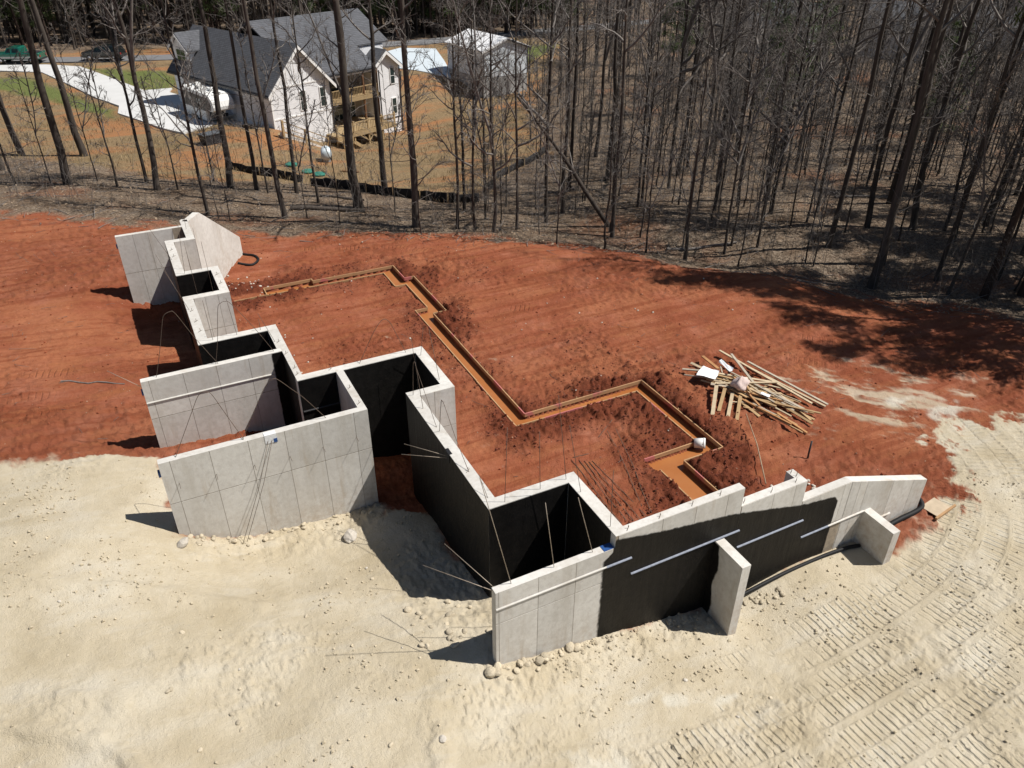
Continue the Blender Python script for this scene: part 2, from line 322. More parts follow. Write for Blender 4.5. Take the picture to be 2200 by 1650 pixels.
heading = R(26.888)
th = np.concatenate([np.linspace(-100, -54, 24)[:-1], np.linspace(-54, 52, 930), np.linspace(52, 100, 24)[1:]]) * math.pi / 180 + heading
al = np.concatenate([np.arange(74, 32, -.11), np.arange(32, 17.5, -.055), np.arange(17.5, 4.0, -.1)]) * math.pi / 180
rr = np.concatenate([15.0 / np.tan(al), [230, 260, 300, 360, 450, 600, 900, 1500, 2600]])
TH, RR = np.meshgrid(th, rr)
gx = (RR * np.sin(TH)).ravel(); gy = (RR * np.cos(TH)).ravel()
gz, attrs = ground_data(gx, gy)
nr, nc = RR.shape
idx = np.arange(nr * nc).reshape(nr, nc)
F = np.stack([idx[:-1, :-1], idx[1:, :-1], idx[1:, 1:], idx[:-1, 1:]], -1).reshape(-1, 4)[:, ::-1]
gme = npmesh('ground', np.stack([gx, gy, gz], -1), F)
for k, v in attrs.items():
    a = gme.attributes.new(k, 'FLOAT', 'POINT'); a.data.foreach_set('value', np.ascontiguousarray(v, np.float32))
def H(x, y):
    return float(ground_data(np.array([float(x)]), np.array([float(y)]))[0][0])
def Hs(xs, ys):
    return ground_data(np.array(xs, float), np.array(ys, float))[0]

def ground_material():
    m, t, b = nt('ground_soil'); g = N(t, 'ShaderNodeNewGeometry').outputs['Position']
    def at(n): return N(t, 'ShaderNodeAttribute', attribute_name=n).outputs['Fac']
    mp = N(t, 'ShaderNodeMapping'); mp.inputs['Rotation'].default_value = (0, 0, R(-14)); mp.inputs['Scale'].default_value = (.45, 1.5, 1); L(t, g, mp.inputs[0]); gs = mp.outputs[0]
    n1 = noise(t, g, .55, 5, .6); n2 = noise(t, g, 5, 4, .65); n3 = noise(t, g, 38, 3, .7); ns = noise(t, gs, 1.1, 5, .62)
    red = ramp(t, n1, [(.3, (.225, .066, .033)), (.5, (.315, .104, .054)), (.72, (.40, .162, .098))])
    red = mixc(t, ramp(t, ns, [(.45, (0, 0, 0)), (.7, (1, 1, 1))]), red, (.31, .115, .05))
    red = mixc(t, ramp(t, noise(t, g, .22, 4, .6), [(.5, (0, 0, 0)), (.62, (.7, .7, .7))]), red, (.40, .155, .075))
    mp2 = N(t, 'ShaderNodeMapping'); mp2.inputs['Rotation'].default_value = (0, 0, R(24)); mp2.inputs['Scale'].default_value = (.16, 2.0, 1); L(t, g, mp2.inputs[0])
    red = mixc(t, ramp(t, noise(t, mp2.outputs[0], 1.2, 5, .65), [(.48, (0, 0, 0)), (.62, (.7, .7, .7))]), red, (.21, .055, .024))
    red = mixc(t, ramp(t, n2, [(.4, (0, 0, 0)), (.75, (.55, .55, .55))]), red, (.22, .062, .030))
    red = mixc(t, ramp(t, noise(t, g, 16, 3, .6), [(.6, (0, 0, 0)), (.74, (.4, .4, .4))]), red, (.14, .042, .025))
    red = mixc(t, ramp(t, n3, [(.62, (0, 0, 0)), (.72, (.5, .5, .5))]), red, (.30, .13, .085))
    spoil = ramp(t, n2, [(.3, (.10, .028, .014)), (.7, (.18, .05, .025))])
    tan = ramp(t, n1, [(.28, (.405, .34, .232)), (.5, (.485, .42, .308)), (.75, (.55, .497, .395))])
    tan = mixc(t, ramp(t, n2, [(.5, (0, 0, 0)), (.8, (.5, .5, .5))]), tan, (.41, .345, .23))
    tan = mixc(t, ramp(t, ns, [(.52, (0, 0, 0)), (.75, (.6, .6, .6))]), tan, (.54, .50, .42))
    tan = mixc(t, ramp(t, n3, [(.6, (0, 0, 0)), (.75, (.4, .4, .4))]), tan, (.38, .31, .21))
    white = ramp(t, n3, [(.3, (.52, .48, .39)), (.7, (.62, .59, .51))])
    lf = N(t, 'ShaderNodeTexVoronoi'); lf.inputs['Scale'].default_value = 14; L(t, g, lf.inputs['Vector'])
    leaf = ramp(t, lf.outputs['Color'], [(.1, (.088, .063, .045)), (.5, (.175, .132, .096)), (.9, (.30, .24, .18))])
    leaf = mixc(t, ramp(t, n1, [(.42, (0, 0, 0)), (.7, (.75, .75, .75))]), leaf, (.12, .075, .045))
    leaf = mixc(t, ramp(t, noise(t, g, .13, 4, .55), [(.58, (0, 0, 0)), (.7, (.7, .7, .7))]), leaf, (.20, .085, .045))
    yard = ramp(t, n2, [(.3, (.175, .12, .065)), (.55, (.24, .17, .095)), (.8, (.31, .235, .145))])
    yard = mixc(t, ramp(t, noise(t, gs, .25, 5, .6), [(.47, (0, 0, 0)), (.62, (.85, .85, .85))]), yard, (.33, .15, .065))
    yard = mixc(t, ramp(t, noise(t, g, .12, 4, .5), [(.5, (0, 0, 0)), (.7, (.6, .6, .6))]), yard, (.15, .118, .06))
    lawn = ramp(t, n2, [(.3, (.095, .115, .035)), (.7, (.155, .175, .06))])
    c = mixc(t, at('spoil'), red, spoil); c = mixc(t, at('tan'), c, tan); c = mixc(t, at('white'), c, white)
    c = mixc(t, at('leaf'), c, leaf); c = mixc(t, at('yard'), c, yard); c = mixc(t, at('lawn'), c, lawn)
    L(t, c, b.inputs['Base Color']); b.inputs['Roughness'].default_value = .95; b.inputs['Specular IOR Level'].default_value = .12
    hh = mth(t, 'ADD', mth(t, 'MULTIPLY', n3, .7), mth(t, 'MULTIPLY', noise(t, g, 14, 5, .75), 1.1)); 
    fr = mth(t, 'FRACT', mth(t, 'DIVIDE', at('tr_s'), .19)); gv = mth(t, 'PINGPONG', mth(t, 'SUBTRACT', fr, .5), .5)
    gv = N(t, 'ShaderNodeMapRange', interpolation_type='SMOOTHSTEP'); L(t, mth(t, 'ABSOLUTE', mth(t, 'SUBTRACT', fr, .5)), gv.inputs[0]); gv.inputs[1].default_value = .30; gv.inputs[2].default_value = .44
    hh = mth(t, 'MULTIPLY', hh, mth(t, 'SUBTRACT', 1.2, mth(t, 'MULTIPLY', at('tan'), .5)))
    hh = mth(t, 'SUBTRACT', hh, mth(t, 'MULTIPLY', mth(t, 'MULTIPLY', gv.outputs[0], at('tr_a')), .6)); bump(t, b, hh, .8, .06)
    return m
ground = link('ground', gme, ground_material(), kind='structure')
tag(ground, 'bare red clay and pale sandy soil running into leaf litter and rough grass')

def drape(name, poly, lift, mat, step=1.0, thick=.1, label=None):
    """a paved sheet that follows the ground: triangulated polygon, densified, with a kerb-high edge"""
    import bmesh
    bm = bmesh.new(); bm.faces.new([bm.verts.new((a, b, 0)) for a, b in poly]); bmesh.ops.triangulate(bm, faces=bm.faces[:])
    for _ in range(8):
        es = [e for e in bm.edges if e.calc_length() > step]
        if not es: break
        bmesh.ops.subdivide_edges(bm, edges=es, cuts=1, use_grid_fill=False); bmesh.ops.triangulate(bm, faces=bm.faces[:])
    bh = base_h(np.array([v.co.x for v in bm.verts]), np.array([v.co.y for v in bm.verts]))
    for v, q in zip(bm.verts, bh): v.co.z = q + lift
    ret = bmesh.ops.extrude_face_region(bm, geom=bm.faces[:])
    for g in ret['geom']:
        if isinstance(g, bmesh.types.BMVert): g.co.z -= 0
    for v in bm.verts:
        if v not in ret['geom']: v.co.z -= thick
    bmesh.ops.recalc_face_normals(bm, faces=bm.faces[:])
    me = bpy.data.meshes.new(name); bm.to_mesh(me); bm.free()
    return link(name, me, mat, None, label, kind='structure')
drive_m = simple('driveway_concrete', (.53, .53, .52), .85, .07, .6, .2, 30)
drape('driveway', DRIVE, .13, drive_m, 1.5, .5, 'pale concrete driveway running from the road to the white house')
drape('road', [(-60,132),(-24,120),(-12,114.3),(-.1,109.3),(7.7,106.8),(13,106.5),(26,106),(40,105.4),(62,110.3),(90,116),(90,120),(62,114.8),(40,109.6),(26,110.2),(13,110.4),(7.7,110.8),(-.1,113.2),(-12,118.4),(-24,124),(-60,137)], .10, simple('asphalt', (.16, .16, .165), .9, .15, 1.5, .2, 30), 2.5, .5, 'grey paved road behind the houses')
drape('shed_apron', [(30.5,90.5),(33.2,86.5),(35.2,84.6),(37.6,92.5),(40,101),(36,103.5),(33,101),(30.5,96)], .12, simple('apron_concrete', (.50, .56, .60), .8, .06, .8), 1.5, .5, 'smooth concrete apron in front of the pale shed')

# ---------------------------------------------------------------- concrete foundation
def concrete_material():
    m, t, b = nt('poured_concrete'); g = N(t, 'ShaderNodeNewGeometry').outputs['Position']
    n1 = noise(t, g, .8, 5, .6); n2 = noise(t, g, 7, 5, .65); n3 = noise(t, g, 60, 3, .6)
    mp = N(t, 'ShaderNodeMapping'); mp.inputs['Scale'].default_value = (3.0, 3.0, .35); L(t, g, mp.inputs[0]); st = noise(t, mp.outputs[0], 1.3, 5, .65)
    c = ramp(t, n1, [(.3, (.52, .497, .458)), (.7, (.63, .612, .572))])
    c = mixc(t, ramp(t, n2, [(.35, (.6, .6, .6)), (.55, (0, 0, 0))]), c, (.47, .447, .408))
    c = mixc(t, ramp(t, st, [(.58, (0, 0, 0)), (.8, (.6, .6, .6))]), c, (.37, .29, .20))
    v = N(t, 'ShaderNodeTexVoronoi'); v.inputs['Scale'].default_value = 6; L(t, g, v.inputs['Vector'])
    c = mixc(t, ramp(t, v.outputs['Distance'], [(.0, (.8, .8, .8)), (.05, (0, 0, 0))]), c, (.22, .20, .18))
    mp3 = N(t, 'ShaderNodeMapping'); mp3.inputs['Scale'].default_value = (1.1, 1.1, .16); L(t, g, mp3.inputs[0])
    c = mixc(t, ramp(t, noise(t, mp3.outputs[0], 1.6, 6, .7), [(.5, (0, 0, 0)), (.7, (.55, .55, .55))]), c, (.40, .365, .31))
    c = mixc(t, ramp(t, noise(t, g, 2.2, 5, .7), [(.6, (0, 0, 0)), (.66, (.35, .35, .35))]), c, (.62, .61, .58))
    sz = N(t, 'ShaderNodeSeparateXYZ'); L(t, g, sz.inputs[0]); low = mth(t, 'SUBTRACT', 1.25, mth(t, 'MULTIPLY', sz.outputs[2], .75))
    spl = mth(t, 'MULTIPLY', mth(t, 'MULTIPLY', low, ramp(t, noise(t, g, 4, 6, .75), [(.45, (0, 0, 0)), (.7, (1, 1, 1))])), .6, clamp=True); c = mixc(t, spl, c, (.33, .235, .15))
    oi = N(t, 'ShaderNodeObjectInfo').outputs['Random']; hs = N(t, 'ShaderNodeHueSaturation'); L(t, mth(t, 'MULTIPLY_ADD', oi, .16, .90), hs.inputs['Value']); L(t, c, hs.inputs['Color']); c = hs.outputs[0]
    L(t, c, b.inputs['Base Color']); b.inputs['Roughness'].default_value = .9; b.inputs['Specular IOR Level'].default_value = .2
    bump(t, b, mth(t, 'ADD', n2, mth(t, 'MULTIPLY', n3, .4)), .25, .02)
    return m
CONC = concrete_material()
SEAM = simple('seam_concrete', (.30, .25, .19), .95, .25, 8)
def coat_material():
    m, t, b = nt('bitumen_coating'); g = N(t, 'ShaderNodeNewGeometry').outputs['Position']
    n = noise(t, g, 5, 5, .6); L(t, ramp(t, n, [(.3, (.0035, .0032, .003)), (.75, (.010, .0088, .008))]), b.inputs['Base Color'])
    b.inputs['Specular IOR Level'].default_value = .2
    mpv = N(t, 'ShaderNodeMapping'); mpv.inputs['Scale'].default_value = (7, 7, .5); L(t, g, mpv.inputs[0]); L(t, ramp(t, noise(t, mpv.outputs[0], 1.5, 5, .65), [(.3, (.46, .46, .46)), (.7, (.62, .62, .62))]), b.inputs['Roughness'])
    bump(t, b, mth(t, 'ADD', noise(t, g, 18, 4), noise(t, g, 3, 3)), .3, .03)
    cov = N(t, 'ShaderNodeAttribute', attribute_name='cov').outputs['Fac']
    k = mth(t, 'ADD', cov, mth(t, 'MULTIPLY', mth(t, 'SUBTRACT', noise(t, g, 9, 5, .65), .5), .55))
    fac = N(t, 'ShaderNodeMapRange'); fac.interpolation_type = 'SMOOTHSTEP'; fac.inputs[1].default_value = .32; fac.inputs[2].default_value = .68; L(t, k, fac.inputs[0])
    tr = N(t, 'ShaderNodeBsdfTransparent'); mx = N(t, 'ShaderNodeMixShader'); L(t, fac.outputs[0], mx.inputs[0]); L(t, tr.outputs[0], mx.inputs[1]); L(t, b.outputs[0], mx.inputs[2])
    L(t, mx.outputs[0], t.nodes['Material Output'].inputs[0]); return m
COAT = coat_material()
STEEL = simple('rusty_rebar', (.105, .075, .055), .7, .35, 9, spec=.4)
STEELB = simple('bright_rebar', (.34, .28, .22), .55, .25, 9, spec=.5, metal=.3)
LEDGE_T = simple('ledge_tape', (.19, .21, .26), .6, .25, 14, .3, 30, spec=.3)
foundation = empty('foundation', (7, 15, 0), 0, 'grey poured concrete house foundation with stepped walls and black waterproofing', 'foundation')
def fobj(mb, name, mat, parent=None, **k):
    """part of the foundation, written in world coordinates"""
    par = parent or foundation
    off = Vector(foundation.location)
    mb.v = [(a - off.x, b - off.y, c - off.z) for a, b, c in mb.v]
    o = mb.obj(name, mat, par, **k)
    return o
ZB, ZT = -.5, 3.6
def wallbox(x0, x1, y0, y1, z=ZT): return fobj(MB().box(x0, x1, y0, y1, ZB, z), 'wall', CONC)
W = {}
for nm, a in dict(B0=(1.58, 1.87, 31.67, 33.75), BOX=(-.93, 1.58, 32.97, 33.16), A1=(.77, 1.87, 31.38, 31.67), L1=(.77, 1.08, 28.30, 31.38), A2=(.77, 2.25, 28.02, 28.30), R2=(1.96, 2.25, 26.13, 28.02),
                  A3=(.75, 2.25, 25.83, 26.13), L3=(.75, 1.06, 22.76, 25.83), A4=(.75, 3.13, 22.46, 22.76), R4=(2.82, 3.13, 21.17, 22.46), W2=(-1.0, 2.93, 20.97, 21.17), R4b=(2.93, 3.13, 19.37, 21.17),
                  A5=(2.93, 6.76, 19.09, 19.37), R5=(6.45, 6.76, 17.15, 19.09), A6=(5.43, 6.76, 16.85, 17.15), B7=(5.43, 5.73, 12.15, 16.85), A8=(5.43, 7.80, 11.85, 12.15), B9=(7.49, 7.80, 10.06, 11.85),
                  A10=(7.49, 11.03, 9.85, 10.06), S2=(11.03, 13.12, 9.85, 10.08, 3.04), S2r=(12.90, 13.12, 10.08, 10.36, 3.04), S3=(13.12, 14.84, 9.85, 10.08, 2.37), NW=(4.63, 7.49, 9.85, 10.03, 3.27),
                  DV=(4.04, 4.25, 17.06, 19.09), FR=(-.96, 4.25, 16.86, 17.06)).items():
    W[nm] = wallbox(*a)
# wing walls with sloping tops
W['WR'] = fobj(MB().prism([(14.84, ZB), (18.12, ZB), (18.12, 1.23), (14.84, 2.37)], 'y', 9.85, 10.08), 'wing_wall', CONC)
wd = Vector((.526, .850, 0)); wnrm = Vector((-.850, .526, 0)); wp = Vector((1.885, 33.5, 0)); wl_ = 4.43
mb = MB()
vs = []
for off in (0, .27):
    for (s, z) in ((0, ZB), (wl_, ZB), (wl_, 1.16), (1.06, ZT), (0, ZT)):
        q = wp + wd * s + wnrm * off; vs.append((q.x, q.y, z))
mb.add(vs, [(0, 1, 2, 3, 4), (9, 8, 7, 6, 5), (0, 5, 6, 1), (1, 6, 7, 2), (2, 7, 8, 3), (3, 8, 9, 4), (4, 9, 5, 0)])
W['WL'] = fobj(mb, 'wing_wall', CONC)
mb = MB().prism([(1.58, 33.752), (1.87, 33.752), (1.655 + .02, 33.9)], 'z', ZB, ZT - .003)
fobj(mb, 'wall', CONC)
# buttresses
for (x0, x1, y0, z) in ((10.38, 10.63, 8.86, 2.24), (15.67, 15.93, 8.84, 1.06)):
    fobj(MB().prism([(9.848, ZB), (9.848, z), (y0, z - .02), (y0, ZB)], 'x', x0, x1), 'buttress', CONC)
# form panels left by the shuttering: proud faces with recessed joints
def panels(w, y, xs, zs, dep=.008, gap=.0055, gz=.011):
    if len(w.data.materials) < 2: w.data.materials.append(SEAM); w.data.polygons[2].material_index = 1
    for x0, x1 in zip(xs, xs[1:]):
        for z0, z1 in zip(zs, zs[1:]):
            fobj(MB().box(x0 + gap, x1 - gap, y - dep, y, z0 + gz * (z0 > 0), z1 - (gz if z1 < zs[-1] else gap)), 'form_panel', CONC, None).parent = w
def reparent(w):
    for o in w.children: o.parent = w
panels(W['FR'], 16.86, [-.967, -.70, .217, 1.141, 2.051, 2.957, 3.867, 4.257], [ZB, 2.33, 3.607])
panels(W['W2'], 20.97, [-1.007, -.80, .115, 1.03, 1.945, 2.86], [ZB, 2.34, 2.885, 3.607])
panels(W['NW'], 9.85, [4.623, 4.70, 5.62, 6.53, 7.445], [ZB, 2.34, 2.79, 3.277])
panels(W['BOX'], 32.97, [-.937, -.30, .26, 1.2], [ZB, 2.0, 3.607])
panels(W['A1'], 31.38, [1.10, 1.45, 1.87], [ZB, 2.2, 3.6])
panels(W['A3'], 25.83, [1.08, 1.43, 1.85, 2.25], [ZB, 2.35, 3.6])
panels(W['A6'], 16.85, [5.75, 6.15, 6.76], [ZB, 2.35, 3.6])
panels(W['A10'], 9.85, [7.56, 8.72, 9.64, 10.55, 11.03], [2.36, 3.6])
panels(W['S2'], 9.85, [11.05, 12.05, 12.75, 13.115], [1.75, 3.035])
panels(W['S3'], 9.85, [13.13, 13.75, 14.6, 14.84], [1.1, 2.365])
for x0, x1 in ((14.86, 15.2), (15.2, 15.5), (15.5, 16.6), (16.6, 17.5), (17.5, 18.115)):
    zt = lambda x: 2.37 - (x - 14.84) * 1.14 / 3.28
    fobj(MB().prism([(x0 + .006, ZB), (x1 - .006, ZB), (x1 - .006, zt(x1) - .004), (x0 + .006, zt(x0) - .004)], 'y', 9.842, 9.85), 'form_panel', CONC).parent = W['WR']
# brick ledges
def ledge(w, y, x0, x1, z, mat=CONC):
    fobj(MB().prism([(y + .002, z + .022), (y - .032, z + .008), (y - .036, z - .008), (y + .002, z - .03)], 'x', x0, x1), 'brick_ledge', mat).parent = w
ledge(W['W2'], 20.965, -1.0, 2.52, 2.90); ledge(W['NW'], 9.845, 4.63, 7.3, 2.80); ledge(W['A10'], 9.835, 7.3, 7.95, 2.80, LEDGE_T)
ledge(W['A10'], 9.835, 7.98, 11.1, 2.28, LEDGE_T); ledge(W['S2'], 9.835, 11.14, 13.3, 1.70, LEDGE_T); ledge(W['S3'], 9.835, 13.39, 14.35, 1.06, LEDGE_T); ledge(W['S3'], 9.84, 14.35, 15.66, 1.06)
ledge(W['WR'], 9.84, 16.1, 16.87, .50); ledge(W['A5'], 19.08, 2.96, 4.02, 2.55, simple('ledge_black', (.03, .03, .032), .35, .3, 20, .4, 30, spec=.5))
# waterproof coating
def coat(axis, c, u0, u1, z0, z1, cov=None, parent=None, step=.05):
    nu = max(2, int((u1 - u0) / step)); nz = max(2, int((z1 - z0) / step))
    U, Z = np.meshgrid(np.linspace(u0, u1, nu), np.linspace(z0, z1, nz)); U = U.ravel(); Z = Z.ravel()
    V = np.stack([U, np.full_like(U, c), Z], -1) if axis == 'y' else np.stack([np.full_like(U, c), U, Z], -1)
    V = V - np.array([7, 15, 0]); I = np.arange(nu * nz).reshape(nz, nu)
    F = np.stack([I[:-1, :-1], I[:-1, 1:], I[1:, 1:], I[1:, :-1]], -1).reshape(-1, 4)
    if axis == 'x': F = F[:, ::-1]
    me = npmesh('waterproof_coating', V, F, False)
    a = me.attributes.new('cov', 'FLOAT', 'POINT'); cv = cov(U, Z) if cov else sstep(0, .05, z1 - Z) * .7 + .5
    a.data.foreach_set('value', np.ascontiguousarray(np.broadcast_to(cv, U.shape), np.float32))
    return link('waterproof_coating', me, COAT, parent or foundation, 'matt black bitumen coating sprayed on the wall')
for ax, c, u0, u1, w in [('x', .766, 28.02, 31.67, 'L1'), ('x', .746, 22.46, 26.13, 'L3'), ('x', 1.956, 26.14, 28.01, 'R2'), ('x', 2.816, 21.18, 22.45, 'R4'), ('x', 2.926, 19.38, 20.96, 'R4b'), ('x', 6.446, 17.16, 19.08, 'R5'),
                         ('x', 5.426, 11.85, 17.15, 'B7'), ('x', 7.486, 10.04, 11.84, 'B9'), ('x', 1.576, 31.68, 32.96, 'B0'), ('y', 28.016, .77, 1.95, 'A2'), ('y', 22.456, .75, 2.81, 'A4'), ('y', 19.086, 2.94, 4.03, 'A5'), ('y', 19.086, 4.26, 6.44, 'A5'), ('y', 11.846, 5.43, 7.48, 'A8')]:
    coat(ax, c, u0, u1, ZB, 3.585, None, W[w])
def cov_face(U, Z):
    top = np.interp(U, [7.2, 7.49, 7.5, 8.8, 10.78, 13.21, 14.31, 14.6], [2.95, 3.2, 3.5, 3.22, 2.90, 2.24, 2.08, 1.7])
    return np.clip(np.minimum.reduce([(top - Z) / .18, (U - 7.22) / .25, (14.46 - .12 * Z * 0 - U) / .12]) + .5, 0, 1.3)
coat('y', 9.838, 7.05, 11.028, ZB, 3.55, cov_face, W['A10']); coat('y', 9.838, 11.03, 13.118, ZB, 3.0, cov_face, W['S2']); coat('y', 9.838, 13.12, 14.8, ZB, 2.33, cov_face, W['S3'])
coat('y', 20.957, 2.3, 2.925, ZB, 3.585, lambda U, Z: np.clip((U - 2.62) / .12 + .5, 0, 1.3), W['W2'])
coat('x', 10.372, 9.3, 9.846, ZB, 2.2, lambda U, Z: np.clip((U - 9.62 + .05 * np.sin(Z * 5)) / .16 + .5, 0, 1.3), W['A10'])

# reinforcing bars cast into the wall tops
def bar_(pts, r=.009, mat=STEEL, name='rebar'): return fobj(MB().tube(pts, r, 5), name, mat)
def arch(pts, axis, c):
    P3 = [((u, c, z) if axis == 'y' else (c, u, z)) for u, z in pts]; P3 = [tuple(q) for q in smooth3(P3)]; return bar_(P3, .0075)
def smooth3(P, n=5):
    out = []
    for i in range(len(P) - 1):
        p0 = np.array(P[max(i - 1, 0)]); p1 = np.array(P[i]); p2 = np.array(P[i + 1]); p3 = np.array(P[min(i + 2, len(P) - 1)])
        for t in np.arange(n) / n:
            out.append(.5 * ((2 * p1) + (-p0 + p2) * t + (2 * p0 - 5 * p1 + 4 * p2 - p3) * t * t + (-p0 + 3 * p1 - 3 * p2 + p3) * t ** 3))
    return out + [np.array(P[-1], float)]
arch([(-.59, 3.55), (-.3, 4.4), (-.05, 5.22), (.04, 5.42), (.2, 5.49), (.33, 5.4), (.66, 4.57), (1.13, 3.55)], 'y', 21.07)
arch([(1.03, 3.55), (1.25, 4.4), (1.43, 5.3), (1.53, 5.45), (1.66, 5.48), (1.8, 5.37), (2.27, 4.53), (2.73, 3.55)], 'y', 21.07)
arch([(-.6, 3.5), (.09, 4.78), (.25, 5.07), (.36, 5.19), (.48, 5.19), (.59, 5.09), (.76, 4.57), (1.1, 3.5)], 'y', 16.96)
arch([(.98, 3.5), (1.51, 4.44), (1.82, 4.95), (2.03, 5.11), (2.16, 5.05), (2.42, 4.72), (2.7, 4.35), (3.22, 3.5)], 'y', 16.96)
arch([(4.72, 3.5), (5.2, 4.35), (5.45, 4.72), (5.64, 4.85), (5.8, 4.7), (5.9, 4.45), (6.24, 3.5)], 'y', 19.23)
arch([(16.98, 3.5), (16.79, 4.56), (16.68, 4.8), (16.58, 4.8), (16.48, 4.5), (16.2, 3.5)], 'x', 5.58)
arch([(15.1, 3.5), (14.85, 4.6), (14.75, 4.71), (14.62, 4.66), (13.94, 4.06), (13.1, 3.5)], 'x', 5.58)
for a, b in [((5.86, 11.91, 3.5), (5.93, 11.91, 5.64)), ((6.79, 11.94, 3.5), (6.73, 11.94, 5.25)), ((7.51, 11.98, 3.5), (7.2, 11.98, 6.04)), ((7.59, 11.44, 3.5), (7.18, 11.44, 5.59)), ((7.55, 10.17, 3.5), (7.5, 10.17, 5.16)),
             ((5.58, 16.59, 4.75), (5.58, 15.16, 3.5)), ((5.58, 12.68, 3.95), (5.58, 12.08, 3.5)), ((6.53, 18.89, 3.5), (6.6, 18.66, 4.62)), ((6.51, 17.3, 3.5), (6.6, 18.2, 4.8)), ((6.25, 18.57, 3.3), (6.2, 18.6, 4.4)),
             ((1.07, 28.1, 3.5), (1.23, 28.01, 5.4)), ((1.24, 26.1, 3.5), (1.21, 26.19, 5.33)), ((1.75, 26.1, 3.5), (1.73, 26.17, 5.4)), ((1.68, 28.2, 3.5), (1.7, 28.29, 5.15)), ((1.2, 22.6, 3.5), (1.16, 22.48, 5.0)),
             ((1.92, 22.6, 3.5), (1.82, 22.51, 4.92)), ((2.63, 22.6, 3.5), (2.63, 22.55, 4.0)), ((2.9, 21.63, 3.5), (2.53, 21.63, 4.65)), ((.9, 24.9, 3.4), (.35, 25.9, 4.9)), ((.9, 29.5, 3.4), (.2, 30.4, 5.0)), ((.88, 27.0, 2.6), (.3, 27.8, 4.6)), ((1.7, 32.6, 3.5), (1.75, 32.7, 4.5))]:
    bar_([a, b], .0065)
for a, b in [((5.05, 9.95, 3.2), (4.4, 9.95, 6.27)), ((6.05, 9.95, 3.2), (5.78, 9.95, 5.14)), ((7.01, 9.96, 3.2), (6.54, 9.96, 4.97)), ((4.7, 9.98, 3.24), (4.26, 11.62, 3.27)), ((4.7, 9.90, 3.22), (3.61, 11.24, 3.27)), ((5.46, 14.24, 3.42), (4.71, 15.37, 3.3)), ((5.46, 14.18, 3.40), (4.5, 14.99, 3.3)), ((-1.0, 21.05, 3.4), (-1.75, 21.5, 3.9))]:
    bar_([a, b], .008, STEELB)
for (x, y) in [(.9, 24.92), (.92, 24.09), (.94, 23.35), (2.97, 21.58), (3.0, 20.75), (3.04, 19.83), (3.02, 19.45), (3.94, 19.3), (4.14, 18.09), (4.14, 17.23), (7.86, 9.95), (8.7, 9.95), (10.39, 9.95), (.92, 30.6), (.92, 29.9), (2.1, 27.5), (2.1, 26.7), (5.58, 13.3), (9.6, 9.96)]:
    fobj(MB().tube([(x, y, 3.55), (x, y, 3.70)], .007, 4).tube([(x - .07, y - .06, 3.607), (x + .06, y + .05, 3.607)], .006, 4), 'rebar_stub', STEEL)
for (x, y) in [(11.2, 9.95), (12.05, 9.95), (12.85, 9.97), (13.0, 10.29), (13.02, 10.13)]:
    fobj(MB().tube([(x, y, 2.98), (x, y, 3.16)], .007, 4).tube([(x - .07, y - .04, 3.047), (x + .06, y + .04, 3.047)], .006, 4), 'rebar_stub', STEEL)
# form ties standing out of the front wall
for x, z in ((-.62, 2.9), (.25, 2.86), (1.18, 2.82), (2.08, 2.79), (2.95, 2.8), (3.86, 2.82)):
    bar_([(x, 16.87, z), (x, 16.62, z)], .006, STEEL, 'form_tie')
# taped pockets and packing
TAPE = simple('white_tape', (.68, .69, .70), .45, .15, 18, .5, 14)
BLUE = simple('blue_tape', (.02, .07, .22), .5, .2, 18)
fobj(MB().box(1.55, 1.84, 16.842, 17.0, 3.36, 3.615), 'tape_patch', TAPE)
fobj(MB().box(1.76, 1.85, 16.838, 16.852, 3.35, 3.47), 'tape_patch', BLUE)
for x, y, z in ((-.99, 16.95, 3.28), (-1.02, 21.06, 3.25), (-.95, 33.06, 3.2)): fobj(MB().box(x - .03, x + .03, y - .07, y + .07, z - .09, z + .05), 'tape_patch', BLUE)
fobj(MB().box(5.41, 5.50, 14.06, 14.32, 3.36, 3.612), 'notch_packing', simple('black_foam', (.012, .012, .014), .7, .3, 20))
fobj(MB().box(7.22, 7.47, 9.852, 10.032, 3.262, 3.281), 'tape_patch', BLUE)
for d in (0, .1):  # leaning rods put in for two long shadow lines across the wall face
    fobj(MB().tube([(1.62 + d, 16.83, 3.45), (1.2 + d, 16.72, 2.3), (.45 + d, 16.5, .72)], .007, 5), 'rebar', STEEL)

# ---------------------------------------------------------------- footing trench: boards and muddy water
def board_material(name, col, tip=None):
    m, t, b = nt(name); co = coords(t, 'Object', (2, 2, 18)); n = noise(t, co, 1.6, 5, .6)
    oi = N(t, 'ShaderNodeObjectInfo').outputs['Random']
    c = ramp(t, n, [(.25, mul(col, .7)), (.75, mul(col, 1.2))]); c = mixc(t, mth(t, 'MULTIPLY', oi, .45), c, mul(col, .55))
    if tip: c = mixc(t, ramp(t, noise(t, coords(t, 'Object'), .8, 2), [(.56, (0, 0, 0)), (.6, (.7, .7, .7))]), c, tip)
    L(t, c, b.inputs['Base Color']); b.inputs['Roughness'].default_value = .85; bump(t, b, n, .2, .01); return m
WOOD = board_material('form_lumber', (.42, .25, .12)); WOODP = board_material('painted_form_lumber', (.44, .26, .13), (.42, .09, .12))
forms = empty('footing_formwork', (10, 22, 0), 0, 'shallow lumber formwork lining the muddy stepped footing trench', 'formwork')
